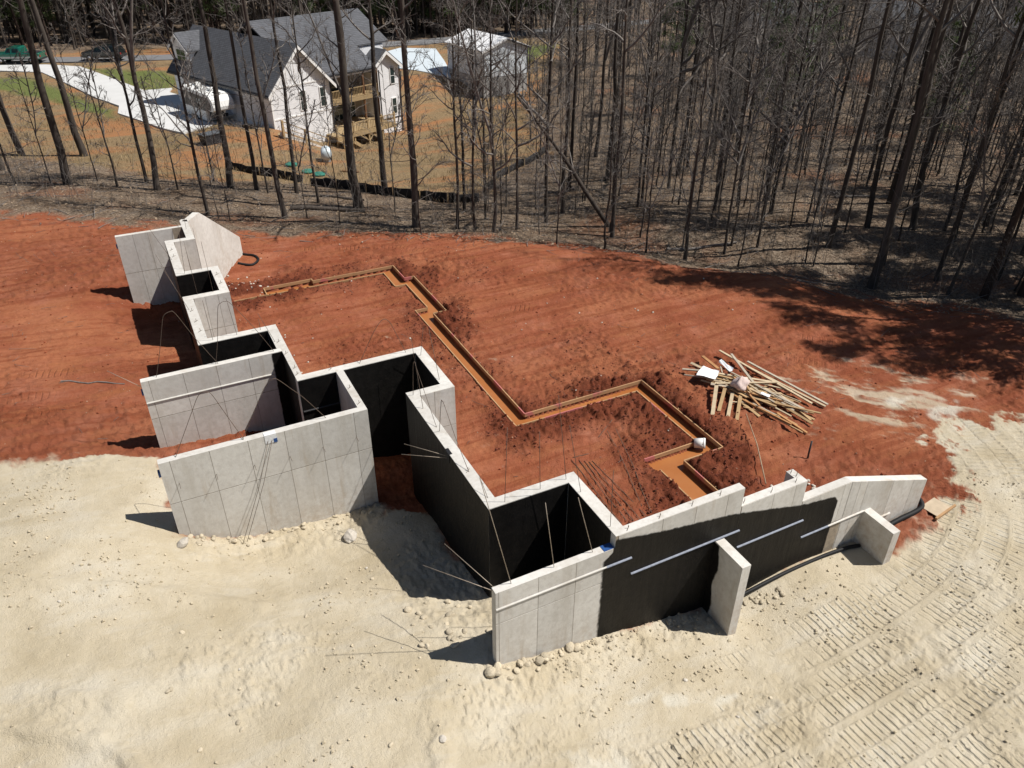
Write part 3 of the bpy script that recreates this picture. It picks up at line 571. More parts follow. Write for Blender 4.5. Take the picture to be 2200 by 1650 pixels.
def fboard(a, b, mat, side):
    a = Vector((*a, 0)); b = Vector((*b, 0)); d = (b - a); n = max(1, int(math.ceil(d.length / 3.7)))
    for k in range(n):
        p = a + d * (k / n); q = a + d * ((k + 1) / n) - d.normalized() * .006; dz = rnd.uniform(-.01, .012)
        mb_ = MB().bar((p.x - 10, p.y - 22, -.01 + dz), (q.x - 10, q.y - 22, -.01 + dz + rnd.uniform(-.008, .008)), .04, .14)
        mb_.obj('form_board', mat, forms)
for Lp, s in ((TR_OUT, 1), (TR_IN, -1), (TR_IN2, -1)):
    for i, (a, b) in enumerate(zip(Lp, Lp[1:])): fboard(a, b, WOODP if (s > 0 or i > 6) else WOOD, s)
fboard((4.37, 32.7), (4.37, 33.42), WOOD, 0)
for i, (x, y) in enumerate([(10.95, 29.5), (10.34, 25.5), (10.34, 22.4), (12.4, 19.39), (15.19, 17.2), (13.64, 13.3), (7.6, 33.28), (9.64, 24), (9.64, 21), (14.5, 17)]):
    MB().box(x - 10 - .02, x - 10 + .02, y - 22 - .02, y - 22 + .02, -.3, .075).obj('stake', WOOD, forms)
xs = sorted({v for q in TRENCH[1:] for v in q[:2]}); ys = sorted({v for q in TRENCH[1:] for v in q[2:]})
mb = MB()
for x0, x1 in zip(xs, xs[1:]):
    for y0, y1 in zip(ys, ys[1:]):
        cx, cy = (x0 + x1) / 2, (y0 + y1) / 2
        if any(a < cx < b and c < cy < d for a, b, c, d in TRENCH[1:]): mb.add([(x0, y0, -.20), (x1, y0, -.20), (x1, y1, -.20), (x0, y1, -.20)], [(0, 1, 2, 3)])
def mud_material():
    m, t, b = nt('muddy_water'); g = N(t, 'ShaderNodeNewGeometry').outputs['Position']; n = noise(t, g, .7, 4)
    L(t, ramp(t, n, [(.3, (.30, .105, .03)), (.7, (.36, .15, .055))]), b.inputs['Base Color']); b.inputs['Roughness'].default_value = .22; b.inputs['Specular IOR Level'].default_value = .35; return m
mb.obj('muddy_water', mud_material(), None, 'orange muddy water standing in the footing trench', kind='structure')

# ---------------------------------------------------------------- loose things on the site
def bucket():
    e = empty('bucket', (14.62, 15.28, -.06), 0, 'white plastic bucket lying on its side at the trench corner', 'bucket')
    mbk = MB(); d = Vector((.75, -.62, .12)).normalized(); c = Vector((0, 0, .1))
    mbk.tube([c - d * .2, c - d * .19, c + d * .17, c + d * .17, c - d * .15], [.02, .155, .175, .16, .14], 20, True, True)
    mbk.obj('body', simple('white_plastic', (.70, .69, .66), .45, .08, 8), e)
    MB().tube([c + d * .10, c + d * .11, c + d * .125, c + d * .13], [.172, .186, .186, .174], 20).obj('rim', MATS['white_plastic'], e)
bucket()
BARS = [((10.42, 16.39), (10.22, 13.26)), ((10.62, 16.29), (10.4, 13.28)), ((10.75, 16.17), (10.55, 13.16)), ((10.87, 16.08), (10.77, 13.14)), ((11.0, 16.07), (11.02, 13.14)), ((12.28, 17.19), (11.15, 13.57)), ((12.57, 17.13), (11.22, 13.2)), ((10.51, 16.48), (11.07, 16.43)), ((12.74, 17.64), (11.83, 17.06))]
for i, (a, b) in enumerate(BARS):
    n = 9; pts = []
    for k in range(n):
        t = k / (n - 1); pts.append((a[0] + (b[0] - a[0]) * t + .015 * math.sin(6 * t + i), a[1] + (b[1] - a[1]) * t, 0))
    hz = Hs([q[0] for q in pts], [q[1] for q in pts]); zz = [max(h_, np.mean(hz)) + .012 for h_ in hz]
    bb = MB().tube([(q[0], q[1], z_) for q, z_ in zip(pts, zz)], .010, 5).obj('reinforcing_bar', STEEL)
    lab = ['loose steel bar lying on the clay nearest the box-shaped wall corner', 'second loose steel bar of the parallel row on the clay', 'third loose steel bar of the parallel row on the clay', 'fourth loose steel bar of the parallel row on the clay', 'fifth loose steel bar of the row, nearest the footing trench',
           'slanting steel bar crossing the dark spoil left of the trench', 'longer slanting steel bar beside the trench spoil heap', 'short steel bar lying across the heads of the parallel row', 'short steel bar on the clay below the trench corner'][i]
    tag(bb, lab, 'rebar', 'loose bars on the clay pad')
PIPE = simple('black_drain_pipe', (.012, .012, .013), .6, .25, 12, spec=.2)
def pipe(pts, r, label, name='drain_pipe'):
    hz = Hs([q[0] for q in pts], [q[1] for q in pts]); pts = [(q[0], q[1], max(q[2] - .02, h_ + r * .8)) for q, h_ in zip(pts, hz)]
    P3 = smooth3(pts, 6); ribs = []; rad = []
    for i, q in enumerate(P3): ribs.append(tuple(q)); rad.append(r)
    return MB().tube(ribs, rad, 10).obj(name, PIPE, None, label, 'pipe')
pipe([(3.8, 36.25, .12), (4.05, 36.12, .1), (4.4, 36.05, .09), (4.7, 36.3, .09), (4.78, 36.6, .09), (4.65, 36.9, .09), (4.35, 37.15, .09), (4.1, 37.35, .1)], .058, 'black corrugated drain pipe curled at the end of the tall wing wall')
pipe([(16.05, 9.72, .02), (16.6, 9.74, .04), (17.3, 9.73, .1), (17.9, 9.74, .17), (18.3, 9.82, .2), (18.42, 10.05, .2), (18.4, 10.4, .12)], .075, 'black drain pipe wrapping round the low end of the right wing wall')
pipe([(10.75, 9.66, .0), (11.6, 9.68, .02), (13, 9.7, .04), (14.4, 9.72, .06), (15.2, 9.68, .04), (15.62, 9.6, .02)], .05, 'black drain pipe lying along the foot of the black wall')
zs_ = Hs([16.8, 14.95], [15.63, 12.62])
MB().tube([(16.8, 15.63, zs_[0] + .35), (15.9, 14.1, zs_[1] + .25), (14.95, 12.62, zs_[1] + .1)], [.014, .018, .02], 6).obj('wooden_pole', simple('weathered_wood', (.33, .25, .17), .9, .25, 8), None, 'long thin wooden pole lying between the trench and the lumber', 'pole')
MB().tube([(17.2, 13.14, H(17.2, 13.14) - .05), (17.24, 13.18, .35), (17.27, 13.2, .62)], [.03, .03, .028], 8).obj('pipe_stub', simple('dark_pipe', (.05, .055, .06), .5, .2, 10), None, 'short dark pipe stub standing in the clay behind the wall', 'pipe')
e = empty('plywood_offcut', (18.62, 9.62, H(18.6, 9.6) + .03), R(8), 'pale plywood offcut with batten lying by the right wing wall', 'plywood')
MB().box(-.35, .35, -.25, .25, 0, .02).obj('sheet', board_material('plywood', (.55, .44, .31)), e); MB().box(-.5, .5, -.33, -.27, .0, .07).obj('batten', WOOD, e)

# lumber pile
PW = [board_material('pile_lumber_pale', (.52, .41, .27)), board_material('pile_lumber_tan', (.44, .29, .145)), board_material('pile_lumber_grey', (.42, .36, .28)), board_material('pile_lumber_orange', (.43, .22, .09))]
def plank(a, b, za, zb, w, h, mat, label, group='boards of the scrap lumber pile', twist=0.0):
    o = MB(); a3 = Vector((*a, za)); b3 = Vector((*b, zb)); c = (a3 + b3) / 2; dd = (b3 - a3)
    u = Vector((math.sin(twist), 0, math.cos(twist))); o.obox((0, 0, 0), dd, u, dd.length, w, h)
    ob = o.obj('lumber_board', mat, None, label, 'board', group); ob.location = c; return ob
key = [((18.9, 19.54), (19.52, 15.31), .22, .10, .09, .04, 0, 'longest pale board of the lumber pile, along its far edge'), ((19.38, 18.48), (19.99, 15.03), .16, .08, .09, .04, 2, 'grey board at the outer far edge of the lumber pile'), ((19.2, 18.3), (19.85, 15.0), .09, .06, .09, .04, 0, 'pale board just inside the far edge board of the pile'),
       ((16.87, 19.18), (17.72, 18.2), .12, .30, .1, .04, 2, 'board poking out beneath the white paper sheet'), ((18.0, 19.44), (17.8, 18.3), .25, .36, .12, .04, 3, 'orange board end sticking up beyond the white paper sheet'), ((15.55, 15.88), (17.17, 17.61), .06, .34, .13, .04, 0, 'pale board jutting from the lumber pile towards the trench'),
       ((18.82, 18.81), (18.3, 16.9), .46, .34, .09, .04, 2, 'board lying crosswise on top of the lumber pile'), ((18.02, 15.41), (18.14, 14.13), .10, .05, .08, .04, 3, 'splintered board poking from the near end of the pile'), ((16.35, 16.45), (17.3, 17.3), .05, .22, .12, .04, 1, 'first short board end below the sack on the lumber pile'),
       ((16.42, 16.05), (17.35, 16.95), .05, .22, .12, .04, 0, 'second short board end below the sack on the lumber pile'), ((16.55, 15.75), (17.5, 16.7), .05, .2, .12, .04, 1, 'third short board end below the sack on the lumber pile')]
for a, b, za, zb, w, h, mi, lab in key: plank(a, b, za, zb, w, h, PW[mi], lab)
for k in range(64):
    t = rnd.random(); cx = 17.35 + rnd.uniform(0, 1.55); cy = 17.2 - (cx - 17.4) * .75 + rnd.gauss(0, .75); ang = R(-74) + rnd.gauss(0, .34); ln = rnd.choice([.7, .9, 1.2, 1.5, 1.8, 2.2, 2.6])
    dx, dy = math.cos(ang) * ln / 2, math.sin(ang) * ln / 2; hmax = .40 * math.exp(-((cx - 18.0) ** 2 / .5 + (cy - 16.8) ** 2 / 1.8))
    zc = .04 + hmax * rnd.random() ** .7
    plank((cx - dx, cy - dy), (cx + dx, cy + dy), zc + rnd.uniform(-.03, .05), max(.03, zc + rnd.uniform(-.06, .03)), rnd.choice([.05, .06, .08, .1]), .04, PW[rnd.choice([0, 0, 1, 1, 1, 2, 3])], 'short scrap board jumbled in the middle of the lumber pile', twist=rnd.uniform(-.5, .5))
def sheet_obj(name, corners, z, mat, label, sag=.12):
    n = 12; A, B, C_, D = [np.array(q, float) for q in corners]; V = []; 
    for j in range(n + 1):
        for i in range(n + 1):
            u, v = i / n, j / n; p = (A * (1 - u) + B * u) * (1 - v) + (D * (1 - u) + C_ * u) * v
            V.append((p[0], p[1], z + sag * (math.sin(u * 3.1) * math.cos(v * 2.2) + .25 * math.sin(9 * u + 5 * v)) + rnd.uniform(-.006, .006)))
    V2 = [(a, b, c - .006) for a, b, c in V]; I = np.arange((n + 1) ** 2).reshape(n + 1, n + 1); m_ = (n + 1) ** 2
    F = [(int(I[j, i]), int(I[j, i + 1]), int(I[j + 1, i + 1]), int(I[j + 1, i])) for j in range(n) for i in range(n)]
    o = MB(); o.add(V, F, True); o.add(V2, [f[::-1] for f in F], True)
    return o.obj(name, mat, None, label, 'sheet')
PAPER = simple('white_paper', (.74, .74, .75), .6, .06, 5)
sheet_obj('paper_sheet', [(16.8, 18.32), (17.45, 18.7), (17.72, 18.15), (17.25, 17.8)], .36, PAPER, 'large white paper sheet draped over the near left end of the lumber pile', .08)
sheet_obj('plastic_sheet', [(18.0, 18.55), (18.2, 18.62), (18.2, 17.95), (17.95, 17.85)], .46, simple('silver_plastic', (.66, .67, .69), .3, .1, 9, .4, 18), 'crumpled silvery plastic sheet on top of the lumber pile', .07)
sheet_obj('paper_scrap', [(18.0, 16.3), (18.15, 16.36), (18.3, 16.1), (18.15, 16.02)], .36, PAPER, 'small white paper scrap among the near boards of the pile', .04)
def sack():
    o = MB(); n, mm = 18, 12; V = []
    for j in range(mm + 1):
        v = j / mm; prof = [.02, .22, .29, .31, .32, .30, .28, .25, .20, .14, .10, .06, .02][j]
        for i in range(n):
            a = 2 * math.pi * i / n; k = 1 + .16 * math.sin(3 * a + 5 * v) + .10 * math.sin(5 * a + 11 * v) + .06 * math.sin(9 * a - 7 * v) + rnd.uniform(-.02, .02)
            V.append((prof * k * math.cos(a) * 1.0, prof * k * math.sin(a) * .85, v * .52 + .05 * math.sin(2 * a + 1)))
    F = [(j * n + i, j * n + (i + 1) % n, (j + 1) * n + (i + 1) % n, (j + 1) * n + i) for j in range(mm) for i in range(n)] + [tuple(range(n))[::-1], tuple(range(mm * n, mm * n + n))]
    o.add(V, F, True); ob = o.obj('rubbish_sack', simple('sack_plastic', (.60, .49, .45), .45, .12, 5, .5, 9), None, 'full pinkish white sack sitting on the lumber pile', 'sack'); ob.location = (17.75, 17.05, .28); ob.rotation_euler = (R(8), R(-10), 0)
sack()

# ---------------------------------------------------------------- stones and crumbs of soil
def rock_mesh(name, seed, mat):
    import bmesh
    rr_ = random.Random(seed); bm = bmesh.new(); bmesh.ops.create_icosphere(bm, subdivisions=2, radius=1)
    ax = [Vector((rr_.gauss(0, 1), rr_.gauss(0, 1), rr_.gauss(0, 1))).normalized() for _ in range(9)]
    for v in bm.verts:
        n = v.co.normalized(); d = 1.0
        for a_ in ax: d = min(d, .82 / max(.2, n.dot(a_)) if n.dot(a_) > .5 else d)
        v.co = n * (d * rr_.uniform(.95, 1.05)); v.co.z *= .75; v.co.x *= 1.2
    me = bpy.data.meshes.new(name); bm.to_mesh(me); bm.free()
    me.polygons.foreach_set('use_smooth', [False] * len(me.polygons)); me.materials.append(mat); return me
ROCKM = simple('tan_rock', (.44, .38, .28), .9, .28, 5, .4, 20, perobj=.2)
PALEM = simple('pale_rock', (.47, .43, .37), .9, .15, 5, .4, 20, perobj=.12)
REDM = simple('clay_clod', (.17, .05, .028), .95, .3, 5, .4, 20, perobj=.3)
rocks = [rock_mesh('stone', s, ROCKM) for s in range(4)]; procks = [rock_mesh('pale_stone', s + 9, PALEM) for s in range(3)]; clods = [rock_mesh('clod', s + 20, REDM) for s in range(3)]
def place_rocks(pts, meshes, name, label, cat, group):
    zz = Hs([q[0] for q in pts], [q[1] for q in pts])
    for (x, y, s), z in zip(pts, zz):
        o = link(name, rnd.choice(meshes), None, None, label, cat, group); o.location = (x, y, z + s * .35)
        o.scale = (s * rnd.uniform(.8, 1.2), s * rnd.uniform(.8, 1.2), s * rnd.uniform(.75, 1.1)); o.rotation_euler = (rnd.uniform(-.4, .4), rnd.uniform(-.4, .4), rnd.uniform(0, 6.3))
pts = []
for k in range(46):
    x = rnd.uniform(4.5, 9.9); pts.append((x, 9.85 - abs(rnd.gauss(0.06, .10)) - .06, rnd.choice([.035, .045, .05, .06, .08]) * (1.2 if x < 6.6 else .85)))
pts += [(4.42, 9.72, .14), (4.55, 9.86 - .2, .1), (5.3, 9.68, .1), (5.75, 9.7, .12), (6.6, 9.72, .13), (5.0, 9.6, .08), (4.8, 9.5, .07)]
place_rocks(pts, rocks, 'stone', 'tan stone in the row along the foot of the nearest wall', 'stone', 'stones along the foot of the nearest wall')
pts = [(rnd.uniform(11.4, 12.6), rnd.uniform(9.2, 9.6), rnd.uniform(.03, .075)) for _ in range(16)]
place_rocks(pts, rocks, 'stone', 'small stone beside the right side of the first buttress', 'stone', 'stones beside the first buttress')
pts = [(rnd.uniform(-.9, 4.0), 16.84 - abs(rnd.gauss(.1, .15)), rnd.uniform(.03, .075)) for _ in range(40)]
place_rocks(pts, rocks, 'stone', 'stone in the soil banked against the long front wall', 'stone', 'stones along the long front wall')
pts = [(rnd.uniform(3.3, 4.9), rnd.uniform(9.9, 12.3), rnd.uniform(.035, .085)) for _ in range(26)]
place_rocks(pts, rocks, 'stone', 'stone in the bank left of the nearest wall', 'stone', 'stones left of the nearest wall')
place_rocks([(3.1, 15.75, .2)], procks, 'boulder', 'pale boulder at the right end of the long front wall', 'boulder', None)
place_rocks([(-.93, 16.45, .14)], procks, 'boulder', 'pale block at the left foot of the long front wall', 'boulder', None)
place_rocks([(2.85, 8.55, .085)], procks, 'stone', 'round pale stone above the crack in the sandy foreground', 'stone', None)
pts = [(rnd.uniform(-4, 14), rnd.uniform(6.5, 15), rnd.uniform(.022, .05)) for _ in range(90)]
pts = [q for q in pts if not (4.3 < q[0] < 18 and q[1] > 8.7) and not (-1.2 < q[0] < 7 and q[1] > 16.3)]
place_rocks(pts, rocks + procks[:1], 'stone', 'small stone scattered on the sandy foreground', 'stone', 'stones scattered over the sandy ground')
pts = [(rnd.gauss(15.35, .35) * 1 + .4, rnd.gauss(12.1, .18) - .0, rnd.uniform(.03, .06)) for _ in range(24)]
place_rocks(pts, procks, 'stone', 'pale rubble in the small heap behind the right wall', 'stone', 'pale rubble heap behind the right wall')
pts = [(rnd.gauss(3.7, .5), rnd.gauss(34.2, .7), rnd.uniform(.02, .06)) for _ in range(30)] + [(rnd.uniform(2.9, 4.6), rnd.uniform(25, 29), rnd.uniform(.03, .06)) for _ in range(16)]
place_rocks([q for q in pts if q[0] > 2.7], procks, 'stone', 'pale rubble scattered beside the left walls', 'stone', 'pale rubble beside the left walls')
pts = [(rnd.uniform(4, 24), rnd.uniform(14, 38), rnd.uniform(.02, .045)) for _ in range(70)]
dpad = poly_sd(np.array([q[0] for q in pts]), np.array([q[1] for q in pts]), PAD)
place_rocks([q for q, d in zip(pts, dpad) if d > .5], procks + clods, 'stone', 'small crumb of stone or clay on the red pad', 'stone', 'crumbs on the red clay pad')

def crumbs(name, n, sampler, smin, smax, mat, label):
    """thousands of little lumps joined into one object"""
    rg = np.random.default_rng(len(name) + n); x, y = sampler(rg, n); z, at = ground_data(x, y)
    s = smin * (smax / smin) ** (rg.random(n) ** 3.0)
    oc = np.array([(1, 0, 0), (-.5, .87, 0), (-.5, -.87, 0), (.25, .4, .8), (-.6, 0, .65), (.3, -.5, .7), (0, 0, -.6)])
    fc = np.array([(0, 3, 5), (0, 1, 3), (1, 4, 3), (1, 2, 4), (2, 5, 4), (2, 0, 5), (3, 4, 5), (1, 0, 6), (2, 1, 6), (0, 2, 6)])
    a = rg.random(n) * 6.283; ca, sa = np.cos(a), np.sin(a); V = oc[None] * (1 + rg.normal(0, .18, (n, 7, 3))) * s[:, None, None]
    X = V[..., 0] * ca[:, None] - V[..., 1] * sa[:, None]; Y = V[..., 0] * sa[:, None] + V[..., 1] * ca[:, None]
    V = np.stack([X + x[:, None], Y + y[:, None], V[..., 2] + z[:, None] + s[:, None] * .25], -1).reshape(-1, 3)
    F = (fc[None] + (np.arange(n) * 7)[:, None, None]).reshape(-1, 3)
    return link(name, npmesh(name, V, F, False), mat, None, label, kind='stuff')
def samp_tan(rg, n):
    x = rg.uniform(-7, 22, n * 4); y = rg.uniform(3, 21, n * 4); d = poly_sd(x, y, TAN); k = fbm(x, y, 2.2, 3, 61) + .35 * fbm(x, y, .6, 2, 5) + rg.normal(0, .18, len(x))
    ok = np.where((d > .05) & (k > .09))[0][:n]; return x[ok], y[ok]
def samp_spoil(rg, n):
    x = rg.uniform(2.9, 17, n * 6); y = rg.uniform(11, 35, n * 6); z, at = ground_data(x, y)
    ok = np.where((at['spoil'] > .35 * rg.random(len(x)) + .15) & (poly_sd(x, y, PAD) > .3))[0][:n]; return x[ok], y[ok]
def samp_red(rg, n):
    x = rg.uniform(-9, 28, n * 3); y = rg.uniform(11, 44, n * 3); z, at = ground_data(x, y)
    ok = np.where((at['tan'] < .3) & (at['leaf'] < .5))[0][:n]; return x[ok], y[ok]
def safe(name, n, f, *a):
    def g(rg, m_): 
        x, y = f(rg, m_); return x, y
    x0, y0 = f(np.random.default_rng(len(name) + n), n)
    return crumbs(name, len(x0), lambda rg, m_: (x0, y0), *a)
safe('soil_crumbs', 17000, samp_tan, .006, .05, simple('sand_crumb', (.45, .385, .275), .95, .25, 3, mode='Object'), 'crumbs of pale sandy soil')
safe('clay_crumbs', 9000, samp_spoil, .012, .055, simple('spoil_crumb', (.135, .038, .022), .95, .35, 3, mode='Object'), 'dark crumbs of dug clay beside the trench')
safe('clay_clods', 5000, samp_red, .01, .055, simple('clod_red', (.25, .07, .032), .95, .3, 3, mode='Object'), 'small clods of red clay over the pad')
safe('grit', 2600, samp_red, .008, .03, simple('grit_pale', (.40, .28, .2), .95, .4, 2, mode='Object'), 'pale grit on the red clay')

# ---------------------------------------------------------------- neighbouring house
def siding_material(name, col, pitch=.19, depth=.5):
    m, t, b = nt(name); co = coords(t, 'Object'); sp = N(t, 'ShaderNodeSeparateXYZ'); L(t, co, sp.inputs[0])
    fr = mth(t, 'FRACT', mth(t, 'DIVIDE', sp.outputs[2], pitch)); line = ramp(t, fr, [(.0, (.55, .55, .55)), (.1, (1, 1, 1)), (1, (1, 1, 1))])
    n = noise(t, co, 3, 4); c = ramp(t, n, [(.3, mul(col, .93)), (.7, mul(col, 1.04))]); c = mixc(t, 1.0, c, line, 'MULTIPLY'); L(t, c, b.inputs['Base Color'])
    b.inputs['Roughness'].default_value = .6; bump(t, b, fr, depth, .03); return m
def shingle_material(name, col):
    m, t, b = nt(name); co = coords(t, 'Object'); br = N(t, 'ShaderNodeTexBrick'); br.inputs['Scale'].default_value = 1.0; br.inputs['Brick Width'].default_value = .35; br.inputs['Row Height'].default_value = .16; br.inputs['Mortar Size'].default_value = .018
    br.inputs['Color1'].default_value = (*mul(col, .8), 1); br.inputs['Color2'].default_value = (*mul(col, 1.2), 1); br.inputs['Mortar'].default_value = (*mul(col, .45), 1)
    sp = N(t, 'ShaderNodeSeparateXYZ'); L(t, co, sp.inputs[0]); cb = N(t, 'ShaderNodeCombineXYZ'); L(t, mth(t, 'ADD', sp.outputs[0], sp.outputs[1]), cb.inputs[0]); L(t, mth(t, 'MULTIPLY', sp.outputs[2], 1.35), cb.inputs[1]); L(t, cb.outputs[0], br.inputs['Vector'])
    c = mixc(t, ramp(t, noise(t, co, 1.2, 5, .6), [(.3, (0, 0, 0)), (.8, (.35, .35, .35))]), br.outputs[0], mul(col, 1.4)); L(t, c, b.inputs['Base Color']); b.inputs['Roughness'].default_value = .9; bump(t, b, noise(t, co, 25, 3), .3, .02); return m
WSID = siding_material('white_siding', (.84, .85, .87)); SHIN = shingle_material('grey_shingles', (.085, .088, .098)); TRIM = simple('white_trim', (.80, .79, .77), .5, .05, 4)
DARK = simple('dark_metal', (.03, .03, .033), .45, .2, 6); CEDAR = simple('deck_lumber', (.36, .26, .14), .8, .25, 5, perobj=.12); BROWN = simple('stained_post', (.15, .075, .035), .75, .25, 6)
def glass_material():
    m, t, b = nt('window_glass'); b.inputs['Base Color'].default_value = (.018, .035, .035, 1); b.inputs['Roughness'].default_value = .06; b.inputs['Specular IOR Level'].default_value = .7; return m
GLASS = glass_material()
house = empty('house', (12.03, 67.15, 0), R(21.9), 'white lap-sided house with grey shingle roofs and a timber rear deck', 'house')
def part(name, mb, mat, parent=house, label=None): return mb.obj(name, mat, parent, label)
wall_g = part('garage_wing_wall', MB().prism([(0, -5.6), (6.0, -5.6), (6.0, 1.5), (3.0, 4.5), (0, 1.5)], 'y', 0, 15.3), WSID)
part('main_wall', MB().box(6.0, 15.0, 3.2, 12.5, -5.8, 1.85), simple('porch_wall', (.40, .36, .32), .8, .12, 2))
wall_r = part('right_wing_wall', MB().prism([(11.75, -5.8), (15.02, -5.8), (15.02, 1.5), (13.4, 2.75), (11.75, 1.5)], 'y', 1.4, 4.2), WSID)
def gable_roof(name, u0, u1, uc, ze, zr, v0, v1, oh=.38, th=.14):
    s = (zr - ze) / (uc - u0); r = None
    for sg, ue in ((-1, u0), (1, u1)):
        e_ = ue + sg * oh; zz_ = ze - abs(oh) * s
        q = part(name, MB().prism([(e_, zz_ + .03), (uc, zr + .03), (uc, zr + .03 + th), (e_, zz_ + .03 + th)], 'y', v0, v1), SHIN); r = r or q
        part('rake_trim', MB().prism([(e_, zz_ - .24), (uc, zr - .24), (uc, zr + .05), (e_, zz_ + .05)], 'y', v0 - .06, v0 - .005), TRIM)
        part('gutter', MB().box(min(e_, e_ + sg * .12), max(e_, e_ + sg * .12), v0, v1, zz_ - .06, zz_ + .07), DARK)
    return r
gr = gable_roof('roof', 0, 6.0, 3.0, 1.5, 4.62, -.35, 15.7)
gable_roof('roof', 11.75, 15.02, 13.4, 1.5, 2.80, 1.05, 5.2, .25)
# main roof: ridge parallel to the rear front
for vv, zz_, nm in ((.45, 1.72, 'front'), (13.6, 1.72, 'rear')):
    part('roof', MB().prism([(vv, zz_ + .02), (7.0, 5.62), (7.0, 5.76), (vv, zz_ + .16)], 'x', 6.02 if nm == 'front' else 3.2, 11.55 if nm == 'front' else 15.35), SHIN)
part('roof', MB().prism([(2.9, 3.20), (7.0, 5.62), (7.0, 5.76), (2.9, 3.34)], 'x', 11.552, 15.35), SHIN)
part('main_gable_wall', MB().prism([(3.0, 1.85), (3.2, 1.85), (3.2, 3.2), (3.0, 3.1)], 'x', 11.6, 14.7), WSID)
part('main_gable_wall', MB().prism([(3.2, 1.85), (12.5, 1.85), (7.0, 5.5)], 'x', 14.72, 14.95), WSID)
part('roof', MB().prism([(7.0, 5.62), (7.0, 5.76), (3.5, 3.9), (3.5, 3.76)], 'x', 3.25, 6.0), SHIN)
part('eave_fascia', MB().box(6.02, 11.5, .38, .46, 1.5, 1.78), TRIM); part('gutter', MB().box(6.02, 11.5, .27, .38, 1.66, 1.8), DARK)
part('porch_ceiling', MB().box(6.02, 11.74, .5, 3.2, 1.55, 1.62), simple('cedar_ceiling', (.30, .18, .09), .7, .2, 4))
for u in (5.94, 11.66): part('downspout', MB().box(u, u + .09, -.12 if u < 7 else .25, -.03 if u < 7 else .34, -4.6 if u > 7 else -3.7, 1.5), DARK)
part('downspout', MB().box(15.03, 15.12, 1.3, 1.39, -4.9, 1.3), DARK); part('corner_trim', MB().box(-.02, .1, -.03, -.004, -3, 1.5), TRIM)
for z in (1.66, -.78): part('band_board', MB().box(.05 if z < 1 else .1, 5.9, -.035, -.004, z - .06, z + .06), TRIM)
part('band_board', MB().box(11.8, 14.98, 1.362, 1.396, -3.3, -3.2), DARK)
for k in range(13):
    u = .55 + k * .41; zt_ = 1.5 + (3.0 - abs(u - 3.0)) * 1.0
    if zt_ > 1.95: part('batten', MB().box(u - .025, u + .025, -.03, -.004, 1.72, zt_ - .12), TRIM)
def window(u, v, z0, z1, w, facing='v', parent=house):
    f = MB()
    if facing == 'v':
        f.box(u - w / 2 - .07, u + w / 2 + .07, v - .06, v - .004, z0 - .08, z1 + .08)
        o = part('window', f, TRIM, parent); zm = (z0 + z1) / 2
        for a, b in ((z0, zm - .03), (zm + .03, z1)): MB().box(u - w / 2, u + w / 2, v - .072, v - .058, a, b).obj('pane', GLASS, o)
    else:
        f.box(v - .06, v - .004, u - w / 2 - .08, u + w / 2 + .08, z0 - .1, z1 + .1); o = part('window', f, TRIM, parent); n_ = 2
        for i in range(2):
            for j in range(3):
                a = u - w / 2 + i * w / 2 + .03; zz0 = z0 + j * (z1 - z0) / 3 + .03; MB().box(v - .074, v - .058, a, a + w / 2 - .06, zz0, zz0 + (z1 - z0) / 3 - .06).obj('pane', GLASS, o)
    return o
window(5.14, 0, -.42, 1.08, .52); window(3.1, 0, -.40, 1.06, .52); window(14.2, 1.4, -.12, 1.24, .46); window(14.22, 1.4, -2.86, -1.5, .46); window(12.2, 1.4, -.12, 1.24, .4); window(1.0, 0, -3.2, -2.0, .4)
for u, z0, z1, w in ((8.4, -.5, 1.2, 1.5), (8.6, -2.85, -1.0, 1.7), (6.9, -.3, 1.0, .6), (10.4, -2.85, -.9, .9)): window(u, 3.2, z0, z1, w)
# dormer on the garage roof
part('dormer_wall', MB().prism([(12.8, 1.0), (15.6, 1.0), (15.6, 3.3), (14.2, 4.35), (12.8, 3.3)], 'x', .55, 3.0), WSID)
for sg, ve in ((-1, 12.8), (1, 15.6)):
    e_ = ve + sg * .35; part('dormer_roof', MB().prism([(e_, 3.04), (14.2, 4.4), (14.2, 4.52), (e_, 3.16)], 'x', .2, 3.6), SHIN)
    part('rake_trim', MB().prism([(e_, 2.82), (14.2, 4.2), (14.2, 4.42), (e_, 3.05)], 'x', .15, .195), TRIM)
window(14.2, .55, 1.45, 3.1, 1.5, 'u')
part('garage_door', MB().box(-.05, -.004, 8.4, 13.6, -1.7, .75), simple('garage_door_paint', (.34, .34, .35), .6, .1, 3)); part('garage_opening_trim', MB().box(-.07, -.052, 8.2, 13.8, .75, 1.0), DARK)
# balcony, posts, deck
part('balcony_floor', MB().box(6.05, 11.7, .42, 3.19, -.62, -.42), CEDAR); part('balcony_fascia', MB().box(6.03, 11.72, .37, .415, -.75, -.40), CEDAR)
def railing(u0, u1, v, z0, z1, along='u'):
    mk = (lambda a, b, c, d: MB().box(a, b, v - .03, v + .03, c, d)) if along == 'u' else (lambda a, b, c, d: MB().box(v - .03, v + .03, a, b, c, d))
    r = part('railing', mk(u0, u1, z1 - .06, z1), CEDAR); mk(u0, u1, z0 + .06, z0 + .12).obj('rail', CEDAR, r)
    n = max(3, int((u1 - u0) / .16))
    for k in range(1, n): 
        a = u0 + (u1 - u0) * k / n; mk(a - .018, a + .018, z0 + .12, z1 - .06).obj('baluster', CEDAR, r)
railing(6.1, 8.05, .45, -.42, .42); railing(8.2, 9.95, .45, -.42, .42); railing(10.1, 11.65, .45, -.42, .42)
for u in (6.12, 8.1, 10.0, 11.6): part('porch_post', MB().box(u - .08, u + .08, .44, .6, -2.9, 1.6), BROWN)
